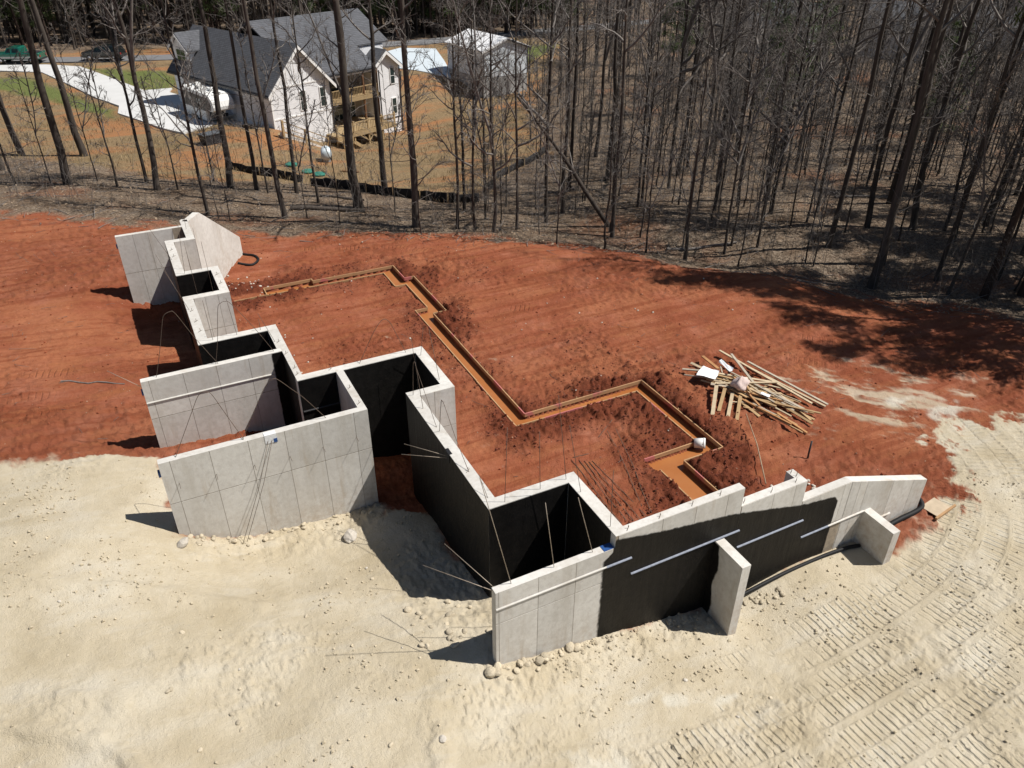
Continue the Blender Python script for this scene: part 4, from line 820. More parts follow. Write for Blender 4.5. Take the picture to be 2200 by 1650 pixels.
part('deck_floor', MB().box(5.0, 11.7, -1.6, 3.19, -3.0, -2.86), CEDAR); part('deck_fascia', MB().box(4.96, 11.74, -1.66, -1.605, -3.15, -2.84), CEDAR)
railing(7.0, 8.5, -1.6, -2.86, -1.95); railing(8.6, 11.6, -1.6, -2.86, -1.95); railing(5.0, 5.9, -2.4, -3.2, -2.35)
for u in (5.05, 6.9, 8.52, 10.1, 11.6): part('deck_post', MB().box(u - .07, u + .07, -1.58, -1.44, -5.2, -1.85), CEDAR)
part('landing', MB().box(4.95, 6.0, -2.5, -1.62, -3.3, -3.18), CEDAR)
for u in (5.0, 5.95): part('deck_post', MB().box(u - .06, u + .06, -2.5, -2.38, -5.0, -2.3), CEDAR)
for k in range(7): part('stair_tread', MB().box(6.05 + k * .27, 6.34 + k * .27, -2.6, -1.68, -3.42 - k * .18, -3.36 - k * .18), CEDAR)
for v in (-2.62, -1.66): part('stair_stringer', MB().bar((6.0, v, -3.25), (8.0, v, -4.65), .06, .28), CEDAR)
part('stair_handrail', MB().bar((6.0, -2.62, -2.3), (8.0, -2.62, -3.7), .06, .08), CEDAR)
for a, b in (((5.05, -2.4, -4.4), (5.9, -2.4, -3.3)), ((5.9, -2.4, -4.4), (5.05, -2.4, -3.3)), ((8.52, -1.5, -3.9), (9.3, -1.5, -3.05)), ((8.52, -1.5, -3.9), (7.8, -1.5, -3.05))): part('deck_brace', MB().bar(a, b, .07, .07), CEDAR)
part('under_deck_shadow_wall', MB().box(5.99, 11.7, 2.9, 3.18, -5.6, -3.02), simple('deck_shade_wall', (.18, .17, .16), .9, .2, 3))  # dark slab ahead of the main wall; its colour carries the under-deck shade
# garden steps along the gable wall
st = empty('garden_steps', (12.03, 67.15, 0), R(21.9), 'sloping timber garden steps with white edging beside the house gable', 'steps')
MB().bar((-.55, -1.6, -1.45), (3.9, -2.0, -3.75), .22, .3).obj('edging', simple('white_edging', (.62, .60, .56), .8, .1, 4), st)
for k in range(9):
    u = -.3 + k * .5; MB().box(u - .24, u + .24, -1.5, -.5, -1.75 - k * .26, -1.6 - k * .26).obj('step', CEDAR, st)
for u, z in ((-.45, -1.4), (1.6, -2.45), (3.85, -3.6)): MB().box(u - .08, u + .08, -2.05 + .1, -1.9 + .1, z - .4, z + 1.0).obj('post', CEDAR, st)
MB().bar((-.45, -1.88, -.45), (3.85, -1.88, -2.65), .09, .07).obj('handrail', CEDAR, st); MB().bar((-.45, -1.88, -.9), (3.85, -1.88, -3.1), .05, .05).obj('rail', CEDAR, st)
# tank, septic lids, boards
tz = H(14.2, 59.4)
tk = empty('propane_tank', (14.3, 60.0, tz), R(77), 'pale blue-white propane tank at the foot of the garden steps', 'tank')
tk.scale = (.62, .8, .8)
TKM = simple('tank_paint', (.55, .62, .66), .4, .08, 3)
MB().tube([(-1.1, 0, .75), (-1.05, 0, .75), (-.9, 0, .75), (.9, 0, .75), (1.05, 0, .75), (1.1, 0, .75)], [.15, .38, .52, .52, .38, .15], 18).obj('vessel', TKM, tk)
MB().tube([(0, 0, 1.25), (0, 0, 1.4)], .14, 10).obj('valve_dome', TKM, tk)
for u in (-.6, .6): MB().box(u - .08, u + .08, -.35, .35, 0, .35).obj('foot', TKM, tk)
GRN = simple('septic_green', (.03, .16, .12), .55, .2, 4)
for (x, y), lab in zip([(12.0, 56.6), (12.5, 55.4), (11.3, 58.8)], ['nearest green septic lid right of the trunk below the tank', 'green septic lid by the thin trunk above the silt fence', 'farthest green septic lid on the orange slope']):
    z = H(x, y); le = empty('septic_lid', (x, y, z), 0, lab, 'septic lid', 'green septic lids'); MB().tube([(0, 0, -.2), (0, 0, .10)], .42, 18, False).obj('riser', GRN, le); MB().tube([(0, 0, .102), (0, 0, .15), (0, 0, .19)], [.47, .46, .38], 18, False).obj('cap', GRN, le)
ob = MB().bar((14.3, 56.3, H(14.3, 56.3) + .06), (15.4, 55.3, H(15.4, 55.3) + .06), .2, .06).obj('timber', BROWN, None, 'dark timber lying on the bare slope right of the septic lids', 'timber')
bx = empty('black_bin', (6.7, 65.0, H(6.7, 65)), R(20), 'black covered bin standing below the driveway end', 'bin')
MB().prism([(-.7, 0), (.7, 0), (.8, .7), (-.8, .7)], 'y', -.45, .45).obj('body', DARK, bx); MB().box(-.84, .84, -.5, .5, .71, .78).obj('lid', simple('bin_lid', (.10, .11, .12), .4, .2, 5), bx)

# ---------------------------------------------------------------- shed
shed = empty('shed', (36.7, 79.2, 0), R(8), 'pale block-and-siding shed with a bright white metal roof', 'shed')
SSID = siding_material('pale_siding', (.78, .85, .90), .22, .6); BLK = simple('block_base', (.36, .36, .35), .9, .15, 1.5)
part('base', MB().box(0, 5.7, 0, 7.3, -5.0, -1.72), BLK, shed)
part('wall', MB().prism([(-.03, -1.72), (5.73, -1.72), (5.73, 1.0), (2.85, 2.0), (-.03, 1.0)], 'y', -.03, 7.33), SSID, shed)
MET = simple('white_metal_roof', (.80, .80, .80), .35, .05, 2, spec=.5)
for sg, ue in ((-1, 0), (1, 5.7)):
    e_ = ue + sg * .3; part('roof', MB().prism([(e_, .93), (2.85, 2.04), (2.85, 2.12), (e_, 1.01)], 'y', -.25, 7.5), MET, shed)
    for k in range(13):
        v = -.1 + k * .62; part('roof_rib', MB().prism([(e_, 1.012), (2.85, 2.122), (2.85, 2.15), (e_, 1.04)], 'y', v, v + .05), MET, shed)
    part('rake_trim', MB().prism([(e_, .76), (2.85, 1.87), (2.85, 2.03), (e_, .92)], 'y', -.30, -.255), DARK if sg > 0 else TRIM, shed)
part('corner_trim', MB().box(-.06, .06, -.07, -.034, -1.72, 1.0), DARK, shed); part('corner_trim', MB().box(5.66, 5.76, -.07, -.034, -1.72, 1.0), DARK, shed)
dr = part('door', MB().box(-.07, -.034, 6.0, 7.0, -1.70, .35), simple('shed_door_paint', (.62, .66, .70), .5, .05, 3), shed); MB().tube([(-.075, 6.15, -.7), (-.13, 6.15, -.7)], .035, 8).obj('handle', DARK, dr)
part('light_box', MB().box(-.16, -.035, 6.05, 6.25, .0, .2), DARK, shed)

# ---------------------------------------------------------------- vehicles
def wheel(parent, x, y, z, r, w):
    t_ = MB().tube([(x, y - w / 2, z), (x, y - w / 2 + .01, z), (x, y + w / 2 - .01, z), (x, y + w / 2, z)], [r * .8, r, r, r * .8], 16).obj('wheel', simple('tyre_rubber', (.02, .02, .02), .8, .2, 8), parent)
    MB().tube([(x, y - w / 2 - .012, z), (x, y - w / 2 - .006, z)], r * .55, 12).tube([(x, y + w / 2 + .006, z), (x, y + w / 2 + .012, z)], r * .55, 12).obj('rim', simple('alloy_rim', (.45, .45, .46), .35, .1, 8, metal=.6), t_)
def car(name, loc, rz, paint, kind, label, cat):
    e = empty(name, loc, rz, label, cat)
    if kind == 'suv':
        lo = [(-2.3, .38), (2.25, .38), (2.32, .62), (2.25, .98), (.95, 1.08), (-2.2, 1.12), (-2.35, .8)]; hi = [(-2.12, 1.121), (.93, 1.081), (.2, 1.62), (-.3, 1.72), (-1.5, 1.70), (-2.05, 1.45)]; L_, wd_ = 2.3, .9
    else:
        lo = [(-2.75, .5), (2.7, .5), (2.78, .75), (2.7, 1.12), (1.2, 1.18), (-2.75, 1.2)]; hi = [(-.75, 1.201), (1.18, 1.181), (.72, 1.72), (.5, 1.82), (-.55, 1.82), (-.72, 1.7)]; L_, wd_ = 2.75, .97
    b_ = MB().prism(lo, 'y', -wd_, wd_).obj('body', paint, e); bv = b_.modifiers.new('bevel', 'BEVEL'); bv.width = .08; bv.segments = 3
    cb = MB(); n = len(hi); vs = [(x, -wd_ * (.96 if z < 1.3 else .78), z) for x, z in hi] + [(x, wd_ * (.96 if z < 1.3 else .78), z) for x, z in hi]
    cb.add(vs, [tuple(range(n)), tuple(range(n, 2 * n))[::-1]] + [(i, n + i, n + (i + 1) % n, (i + 1) % n) for i in range(n)]); c_ = cb.obj('cabin', paint, e)
    for s in (-1, 1):
        xs_ = (-1.85, -.9, -.05, .75) if kind == 'suv' else (-.6, .2, .25, .95)
        for x0, x1 in ((xs_[0], xs_[1]), (xs_[1] + .06, xs_[2]), (xs_[2] + .06, xs_[3])):
            if x1 - x0 < .2: continue
            z0, z1 = (1.2, 1.56) if kind == 'suv' else (1.28, 1.66); yb = s * wd_ * .945; yt = s * wd_ * .835
            dx = .28 if x1 == xs_[3] else .06
            MB().add([(x0 + .05, yb + s * .012, z0), (x1, yb + s * .012, z0), (x1 - dx, yt + s * .012, z1), (x0 + .12, yt + s * .012, z1)], [(0, 1, 2, 3), (3, 2, 1, 0)]).obj('side_window', GLASS, c_)
        for x in ((-1.4, 1.42) if kind == 'suv' else (-1.75, 1.75)): wheel(e, x, s * (wd_ - .08), .36, .36, .24)
        MB().box(L_ - .05, L_ + .015, s * wd_ * .75 - .14, s * wd_ * .75 + .14, .72, .88).obj('headlight', simple('lamp_glass', (.6, .6, .58), .15, .05, 5), e)
        MB().box(-L_ - .06, -L_ + .0, s * wd_ * .8 - .1, s * wd_ * .8 + .1, .75, .95).obj('tail_light', simple('lamp_red', (.3, .02, .02), .3, .1, 5), e)
    if kind != 'suv':
        MB().box(-2.6, -.85, -.8, .8, 1.205, 1.215).obj('bed', DARK, e); MB().box(-2.74, 2.69, -.985, -.972, .62, .82).box(-2.74, 2.69, .972, .985, .62, .82).obj('side_panel', simple('silver_panel', (.5, .5, .47), .4, .1, 4), e)
    MB().box(-L_ - .06, -L_ + .02, -wd_ + .05, wd_ - .05, .42, .6).box(L_ - .02, L_ + .06, -wd_ + .05, wd_ - .05, .42, .6).obj('bumper', DARK, e)
def carpaint(n, c): 
    m, t, b = nt(n); b.inputs['Base Color'].default_value = (*c, 1); b.inputs['Roughness'].default_value = .25; b.inputs['Coat Weight'].default_value = .6; b.inputs['Metallic'].default_value = .2; return m
car('sport_utility_car', (1.3, 109.6, float(base_h(1.3, 109.6)) + .11), R(152), carpaint('black_paint', (.012, .016, .017)), 'suv', 'glossy black car parked along the road at the far left', 'car')
car('pickup_truck', (-7.7, 112.9, float(base_h(-7.7, 112.9)) + .02), R(157), carpaint('green_paint', (.01, .12, .085)), 'pickup', 'green pickup truck with a silver lower side parked by the road', 'truck')
rvz = float(base_h(6.5, 76)) + .13
rv = empty('camper_trailer', (7.85, 74.2, rvz - .25), math.atan2(-.955, .297), 'white camper trailer with a rounded nose parked on the driveway', 'camper')
rv.scale = (.8, .8, .8)
RVW = simple('camper_white', (.72, .72, .70), .4, .05, 1.5); RVT = simple('camper_taupe', (.24, .22, .20), .5, .08, 2)
prof = [(-3.4, .4), (2.1, .4), (2.1, 1.35), (2.3, 1.55), (3.9, 1.6), (4.15, 1.75), (4.2, 2.1), (4.0, 2.7), (3.5, 3.1), (2.8, 3.25), (-3.3, 3.3), (-3.5, 3.1), (-3.5, .75)]
bd = MB().prism(prof, 'y', -1.2, 1.2).obj('body', RVW, rv); bv = bd.modifiers.new('bevel', 'BEVEL'); bv.width = .06; bv.segments = 4
for s in (-1.205, 1.205):
    MB().add([(-3.3, s, 1.45), (2.2, s, 1.45), (2.6, s, 1.7), (3.6, s, 1.7), (3.75, s, 2.2), (3.2, s, 2.9), (-3.3, s, 2.95)], [tuple(range(7)), tuple(range(7))[::-1]]).obj('side_stripe', RVT, rv)
    for x, w_ in ((-2.6, .5), (-1.0, 1.0), (.9, .8)): MB().box(x - w_ / 2, x + w_ / 2, min(s, s * 1.012), max(s, s * 1.012), 2.0, 2.55).obj('side_window', GLASS, rv)
    for x in (-1.2, -.25): wheel(rv, x, s * .93, .36, .36, .22)
for x, y in ((-2.2, .3), (-.4, -.2), (1.4, .2)): MB().box(x - .35, x + .35, y - .3, y + .3, 3.3, 3.52).obj('roof_vent', RVW, rv)
MB().box(2.5, 3.5, -.25, .25, 3.27, 3.33).obj('solar_panel', DARK, rv)
MB().box(2.2, 2.6, -.12, .12, .2, 1.5).obj('hitch_leg', DARK, rv); MB().prism([(2.1, .7), (3.0, .75), (3.2, 1.1), (2.9, 1.4), (2.1, 1.4)], 'y', -.8, .8).obj('pin_box', DARK, rv)
ch = empty('cargo_trailer', (9.35, 73.2, float(base_h(9.35, 73.2)) + .13), math.atan2(-.955, .297), 'small white cargo trailer with a shiny rounded front beside the house', 'trailer')
b2 = MB().prism([(-1.1, .35), (.7, .35), (1.05, .6), (1.15, 1.1), (1.0, 1.6), (.6, 1.85), (-1.1, 1.9)], 'y', -.85, .85).obj('body', RVW, ch); bv = b2.modifiers.new('bevel', 'BEVEL'); bv.width = .15; bv.segments = 4
MB().prism([(.72, .38), (1.07, .62), (1.17, 1.08), (1.16, 1.1), (1.04, .65), (.7, .42)], 'y', -.7, .7).obj('chrome_front', simple('chrome', (.75, .76, .78), .12, .05, 4, metal=1.0), ch)
for s in (-.9, .9): wheel(ch, -.2, s, .33, .33, .2)

# ---------------------------------------------------------------- silt fences
FAB = simple('silt_fabric', (.016, .016, .018), .75, .3, 5, .4, 8)
def silt_fence(name, line, hgt, label, sp=1.9):
    P2 = [np.array(q) for q in smooth_path(line, 5)]; z = Hs([q[0] for q in P2], [q[1] for q in P2]); e = empty(name, (P2[0][0], P2[0][1], 0), 0, label, 'silt fence')
    ox, oy = P2[0]; n = len(P2); V = []; 
    for q, zz_ in zip(P2, z):
        hh_ = hgt * rnd.uniform(.8, 1.05)
        V += [(q[0] - ox, q[1] - oy, zz_ - .15), (q[0] - ox + .05, q[1] - oy + .05, zz_ + hh_ * .5), (q[0] - ox, q[1] - oy, zz_ + hh_)]
    F = [(i * 3 + k, i * 3 + 3 + k, i * 3 + 4 + k, i * 3 + 1 + k) for i in range(n - 1) for k in range(2)]
    o = MB(); o.add(V, F, True); ob_ = o.obj('fabric', FAB, e); sm = ob_.modifiers.new('thick', 'SOLIDIFY'); sm.thickness = .02
    acc = 0; last = -9
    for a, b, zz_ in zip(P2, P2[1:], z):
        if acc - last >= sp: MB().box(a[0] - ox - .03, a[0] - ox + .03, a[1] - oy - .1, a[1] - oy - .04, zz_ - .2, zz_ + hgt + .12).obj('stake', simple('fence_stake', (.36, .26, .15), .85, .2, 6), e); last = acc
        acc += float(np.linalg.norm(b - a))
silt_fence('silt_fence', [(6.9, 58.6), (7.9, 57.6), (9.8, 55.7), (10.9, 53.7)], .6, 'left stretch of black silt fence on the slope below the house')
silt_fence('silt_fence', [(11.1, 52.3), (12.1, 51.7), (13.4, 49.9), (15.1, 48.2), (16.8, 46.5), (18.5, 44.8), (20, 44.2)], .65, 'middle black silt fence with wooden stakes behind the big trunk')
silt_fence('silt_fence', [(22.4, 46.9), (23.2, 48.6), (24.5, 49.8), (26.3, 51.1), (28.6, 52.6), (31.4, 55.2)], .6, 'right stretch of black silt fence curving up through the trees')

# ---------------------------------------------------------------- far houses seen through the trees
def far_house(x, y, rz, w, d, h, col, label):
    z = float(base_h(x, y)); e = empty('far_house', (x, y, z), rz, label, 'house', 'far houses beyond the woods')
    wm = siding_material('far_siding_%d' % int(x), col); MB().prism([(-w / 2, -1), (w / 2, -1), (w / 2, h), (0, h + w * .3), (-w / 2, h)], 'y', -d / 2, d / 2).obj('wall', wm, e)
    for s in (-1, 1): MB().prism([(s * (w / 2 + .4), h - .2), (0, h + w * .3 + .05), (0, h + w * .3 + .2), (s * (w / 2 + .4), h - .05)], 'y', -d / 2 - .4, d / 2 + .4).obj('roof', SHIN, e)
    for u in (-w * .28, w * .05, w * .3): o = MB().box(u - .5, u + .5, -d / 2 - .06, -d / 2 - .004, .9, 2.3).obj('window', TRIM, e); MB().box(u - .42, u + .42, -d / 2 - .075, -d / 2 - .058, .98, 2.22).obj('pane', GLASS, o)
far_house(84, 87, R(32), 9, 12, 3.2, (.62, .66, .70), 'pale house glimpsed through the trees right of centre')
far_house(98, 74, R(30), 9, 14, 3.4, (.66, .70, .76), 'bluish white house glimpsed through the trees at upper right')
far_house(116, 72, R(34), 8, 10, 3.0, (.45, .50, .58), 'grey blue house glimpsed through the trees at far upper right')

# ---------------------------------------------------------------- trees
def bark_material(name, c0, c1, vs=.25):
    m, t, b = nt(name); co = coords(t, 'Object', (5, 5, vs * 4)); n = noise(t, co, 1.5, 5, .65)
    oi = N(t, 'ShaderNodeObjectInfo').outputs['Random']
    c = ramp(t, n, [(.3, c0), (.7, c1)]); c = mixc(t, mth(t, 'MULTIPLY', oi, .6), c, mul(c0, .75)); L(t, c, b.inputs['Base Color'])
    b.inputs['Roughness'].default_value = .95; b.inputs['Specular IOR Level'].default_value = .15; bump(t, b, n, .6, .05); return m
BARK = bark_material('hardwood_bark', (.045, .036, .030), (.115, .097, .083)); TWIG = bark_material('twig_bark', (.12, .105, .095), (.27, .245, .225)); PBARK = bark_material('pine_bark', (.035, .024, .019), (.085, .06, .048))
class TB:
    def __init__(s): s.V = []; s.F = []; s.n = 0
    def tube(s, P, r, n):
        P = np.asarray(P, float); r = np.asarray(r, float); T = np.gradient(P, axis=0); T /= np.linalg.norm(T, axis=1)[:, None] + 1e-9
        ref = np.array([0, 0, 1.0]) if abs(T[0, 2]) < .9 else np.array([1.0, 0, 0]); U = np.cross(T, ref); U /= np.linalg.norm(U, axis=1)[:, None] + 1e-9; Wv = np.cross(T, U)
        a = np.arange(n) * 2 * math.pi / n; V = P[:, None] + (U[:, None] * np.cos(a)[None, :, None] + Wv[:, None] * np.sin(a)[None, :, None]) * r[:, None, None]
        m_ = len(P); i = np.arange((m_ - 1) * n).reshape(m_ - 1, n); j = np.roll(i, -1, 1)
        s.F.append(np.stack([i, j, j + n, i + n], -1).reshape(-1, 4) + s.n); s.V.append(V.reshape(-1, 3)); s.n += m_ * n
    def mesh(s, name, mat):
        me = npmesh(name, np.concatenate(s.V), np.concatenate(s.F), True); me.materials.append(mat); return me
def wander(rg, p, d, ln, n, bend, upw=0.0):
    P = [np.array(p, float)]; d = np.array(d, float) / np.linalg.norm(d)
    for k in range(n):
        d = d + rg.normal(0, bend, 3) + np.array([0, 0, upw]); d /= np.linalg.norm(d); P.append(P[-1] + d * ln / n)
    return np.array(P)
def gen_tree(seed, H_=20.0, r0=.2, start=.42, nprim=17, nsec=6, ntw=6, low=7, fork=False, quality=1.0):
    rg = np.random.default_rng(seed); tr = TB(); cr = TB()
    nz = 13; zs = np.linspace(0, 1, nz) ** 1.0 * H_
    sway = np.cumsum(rg.normal(0, .07, (nz, 2)), 0) * H_ / 20; sway[0] = 0; sway -= np.linspace(0, 1, nz)[:, None] * sway[-1] * .5
    P = np.column_stack([sway, zs]); P[0, 2] = -.5; rad = r0 * (1 - .86 * (zs / H_) ** 1.15); rad[0] = r0 * 1.45; rad[1] *= 1.02
    P = np.insert(P, 1, [0, 0, .35], 0); rad = np.insert(rad, 1, r0 * 1.12); tr.tube(P, rad, 9)
    def at(z): return np.array([np.interp(z, P[:, 2], P[:, 0]), np.interp(z, P[:, 2], P[:, 1]), z]), np.interp(z, P[:, 2], rad)
    def branch(p, d, ln, r, lev):
        n = 6 if lev == 0 else (4 if lev == 1 else 2); Q = wander(rg, p, d, ln, n, (.16, .2, .28)[lev], (.05, .03, .02)[lev])
        cr.tube(Q, np.linspace(r, max(r * .25, .006), n + 1), (5, 4, 3)[lev])
        if lev == 2: return
        kids = nsec if lev == 0 else ntw
        for k in range(kids):
            t = rg.uniform(.25, 1.0); i = min(int(t * n), n - 1); q = Q[i] + (Q[i + 1] - Q[i]) * (t * n - i); dd = Q[i + 1] - Q[i]; dd /= np.linalg.norm(dd)
            side = np.cross(dd, rg.normal(0, 1, 3)); side /= np.linalg.norm(side); nd = dd * .75 + side * .75 + np.array([0, 0, .12])
            branch(q, nd, ln * rg.uniform(.28, .55) * (1.15 - .4 * t), max(r * (.45 - .12 * t), .008), lev + 1)
    for k in range(nprim):
        f = start + (1 - start) * ((k + rg.random()) / nprim) ** .9; p, r = at(f * H_); a = rg.random() * 6.283 if k % 2 else (k * 2.4); tilt = rg.uniform(.55, 1.0) * (1.25 - .75 * f)
        d = np.array([math.cos(a) * math.sin(tilt + .25), math.sin(a) * math.sin(tilt + .25), math.cos(tilt + .25)]); branch(p, d, H_ * rg.uniform(.12, .24) * (1.25 - .8 * f), max(r * rg.uniform(.35, .6), .02), 0)
    if fork:
        p, r = at(H_ * .36); a = rg.random() * 6.28; Q = wander(rg, p, (math.cos(a) * .35, math.sin(a) * .35, 1), H_ * .55, 10, .05, .03); cr.tube(Q, np.linspace(r * .75, .03, 11), 7)
        for k in range(8): branch(Q[2 + k], (rg.normal(), rg.normal(), .9), H_ * rg.uniform(.08, .16), .03, 0)
    for k in range(low):
        p, r = at(H_ * rg.uniform(.1, start)); a = rg.random() * 6.283; branch(p, (math.cos(a), math.sin(a), rg.uniform(-.1, .7)), H_ * rg.uniform(.05, .13), .016, 1)
    return tr, cr
def gen_pine(seed, H_=22.0, r0=.24, start=.5, nb=40):
    rg = np.random.default_rng(seed); tr = TB(); cr = TB(); nd = TB(); zs = np.linspace(0, H_, 12); P = np.column_stack([np.cumsum(rg.normal(0, .06, (12, 2)), 0), zs]); P[0] = (0, 0, -.5); rad = r0 * (1 - .85 * zs / H_); rad[0] *= 1.3
    tr.tube(P, rad, 9); V = []; F = []; c = 0
    for k in range(nb + 8):
        f = rg.uniform(start, 1) if k < nb else rg.uniform(min(.2, start * .6), start); z = f * H_; p = np.array([np.interp(z, P[:, 2], P[:, 0]), np.interp(z, P[:, 2], P[:, 1]), z]); a = rg.random() * 6.283; ln = (1.15 - f) * H_ * .22 * rg.uniform(.6, 1.15) + .5
        Q = wander(rg, p, (math.cos(a), math.sin(a), rg.uniform(-.05, .35)), ln if k < nb else ln * .5, 5, .12, .04); cr.tube(Q, np.linspace(.05, .012, 6), 4)
        if k >= nb: continue
        for q in range(int(16 + ln * 8)):
            t = rg.uniform(.3, 1.02); i = min(int(t * 5), 4); o = Q[i] + (Q[i + 1] - Q[i]) * (t * 5 - i) + rg.normal(0, .16 + .05 * ln, 3)
            for s_ in range(5):
                d = rg.normal(0, 1, 3) + np.array([0, 0, .5]); d /= np.linalg.norm(d); w = np.cross(d, rg.normal(0, 1, 3)); w /= np.linalg.norm(w); l_ = rg.uniform(.22, .42)
                V += [o - w * .012, o + w * .012, o + d * l_ + w * .045, o + d * l_ - w * .045]; F.append((c, c + 1, c + 2, c + 3)); c += 4
    nm = npmesh('needles', np.array(V), np.array(F), False); nm.materials.append(NEEDLE); return tr.mesh('trunk', PBARK), cr.mesh('crown', PBARK), nm
NEEDLE = simple('pine_needles', (.075, .108, .036), .7, .4, .8, mode='Object', perobj=.3)
def v_(s, **k):
    tr, cr = gen_tree(s, **k); return tr.mesh('trunk', BARK), cr.mesh('crown', TWIG)
BIG = [v_(101, r0=.2, start=.45, nprim=15, low=6), v_(102, r0=.2, start=.5, nprim=14, low=9), v_(103, r0=.2, start=.38, nprim=16, low=5, fork=True), v_(104, r0=.2, start=.42, nprim=17, low=10), v_(105, r0=.2, start=.55, nprim=13, low=8)]
MID = [v_(201 + i, r0=.2, start=.22 + .06 * (i % 3), nprim=20, nsec=6, ntw=7, low=10, fork=(i in (1, 3))) for i in range(5)]
SAP = [v_(301 + i, H_=8.0, r0=.06, start=.2, nprim=13, nsec=5, ntw=4, low=3, fork=(i != 1)) for i in range(4)]
PINE = [gen_pine(401, start=.38), gen_pine(402, start=.48), gen_pine(403, H_=22.0, start=.14, nb=46)]
def add_tree(name, kind, x, y, dia, hgt, label, group=None, z=None, cat='tree', vi=None, lean=0.0):
    e = empty(name, (x, y, (H(x, y) if z is None else z)), rnd.uniform(0, 6.283), label, cat, group); i = rnd.randrange(len(kind)) if vi is None else vi; v = kind[i]
    base_r, base_h_ = (.06, 8.0) if kind is SAP else ((.24, 22.0) if kind is PINE else (.2, 20.0)); s = dia / 2 / base_r; h_ = hgt / base_h_
    e.scale = (1, 1, 1); e.rotation_euler = (rnd.uniform(-.012, .012) + lean, rnd.uniform(-.012, .012), e.rotation_euler[2])
    for nm, me in zip(('trunk', 'crown', 'needles'), v):
        o = link(nm, me, None, e); o.scale = (s, s, h_) if nm == 'trunk' else (max(s, h_ * .8) if kind is not SAP else h_,) * 2 + (h_,)
        if nm == 'crown' and kind is not PINE: o.scale = (h_, h_, h_)
    return e
T_MAIN = [(-3.25, 54.5, 0.55), (-2.28, 64.36, 0.56), (-6.28, 66.1, 0.49), (-7.23, 61.17, 0.46), (1.61, 51.88, 0.42), (6.02, 52.66, 0.47), (1.17, 54.59, 0.24), (3.7, 45.55, 0.23), (7.46, 51.56, 0.3), (7.54, 43.45, 0.34), (9.75, 50.26, 0.29), (10.37, 47.17, 0.18), (12.37, 45.34, 0.66), (15.17, 48.59, 0.45), (13.92, 39.41, 0.43), (13.57, 50.1, 0.23), (15.97, 38.3, 0.21), (17.32, 36.39, 0.23), (18.9, 36.72, 0.21), (21.51, 38.04, 0.28), (23.82, 34.47, 0.3), (26.07, 43.13, 0.32), (33.14, 50.98, 0.38), (27.59, 37.43, 0.21), (27.94, 37.54, 0.21), (34.86, 42.93, 0.35), (33.23, 38.42, 0.26), (32.13, 40.38, 0.26), (35.94, 40.04, 0.27), (32.95, 34.63, 0.21), (16.37, 36.83, 0.16), (41.58, 47.59, 0.32), (37.03, 44.64, 0.22), (33.84, 32.62, 0.21), (36.43, 31.56, 0.28), (33.05, 27.36, 0.36), (36.99, 28.34, 0.39), (34.19, 24.74, 0.38), (39.17, 27.05, 0.48), (35.01, 22.1, 0.27), (50.21, 31.54, 0.52), (43.26, 25.46, 0.38), (35.44, 19.8, 0.34), (37.28, 19.12, 0.32), (43.3, 40.22, 0.33), (38.47, 36.46, 0.23)]
T_SAP = [(-0.56, 53.6, 0.17), (-6.13, 55.66, 0.17), (5.27, 54.75, 0.17), (2.77, 51.83, 0.13), (8.0, 50.67, 0.16), (14.28, 44.04, 0.09), (10.0, 40.79, 0.08), (19.32, 32.96, 0.1), (18.34, 39.67, 0.14), (29.93, 33.34, 0.09), (29.82, 29.3, 0.16), (34.41, 30.37, 0.15), (33.05, 30.25, 0.11), (13.28, 36.88, 0.1), (32.15, 59.92, 0.17), (28.23, 40.42, 0.13), (31.74, 41.19, 0.13), (8.7, 43.03, 0.08), (4.12, 44.41, 0.07), (4.63, 43.76, 0.07), (-1.62, 55.18, 0.1), (-4.21, 55.24, 0.1), (32.78, 32.13, 0.12), (35.16, 28.24, 0.12), (36.92, 26.08, 0.12), (39.38, 24.53, 0.12)]
ORD = ['first', 'second', 'third', 'fourth', 'fifth', 'sixth', 'seventh', 'eighth', 'ninth', 'tenth', 'eleventh', 'twelfth', 'thirteenth', 'fourteenth', 'fifteenth', 'sixteenth', 'seventeenth', 'eighteenth', 'nineteenth', 'twentieth', 'twenty-first', 'twenty-second', 'twenty-third', 'twenty-fourth', 'twenty-fifth', 'twenty-sixth', 'twenty-seventh', 'twenty-eighth']
def az(q): return math.atan2(q[0], q[1])
lft = sorted([q for q in T_MAIN if az(q) < R(26)], key=az); rgt = sorted([q for q in T_MAIN if az(q) >= R(26)], key=az)
for nm_, row in (('in front of the white house', lft), ('along the wooded edge of the clay', rgt)):
    for i, q in enumerate(row):
        d = q[2]; w_ = 'thickest bare tree' if d > .6 else ('stout bare tree' if d > .4 else ('slim bare tree' if d < .25 else 'bare tree'))
        lab = 'thickest bare trunk, standing in front of the house porch' if d > .6 else '%s, %s trunk from the left %s' % (w_, ORD[i], nm_)
        pine_ = q[:2] in ((35.44, 19.8), (37.28, 19.12))
        if pine_: lab = lab.replace('bare tree', 'pine'); add_tree('pine_tree', PINE, q[0], q[1], d, 23, lab, 'trees along the edge of the clearing', vi=1); continue
        add_tree('bare_tree', BIG if d > .28 else MID, q[0], q[1], d * (.86 if row is lft else .76), rnd.uniform(19, 25) if d > .25 else rnd.uniform(13, 18), lab, 'trees along the edge of the clearing')
for i, q in enumerate(sorted(T_SAP, key=az)):
    add_tree('sapling', SAP, q[0], q[1], max(q[2] * .8, .05), rnd.uniform(5.5, 9) + q[2] * 14, 'thin bare sapling, %s from the left along the clearing edge' % ORD[i], 'saplings along the edge of the clearing')
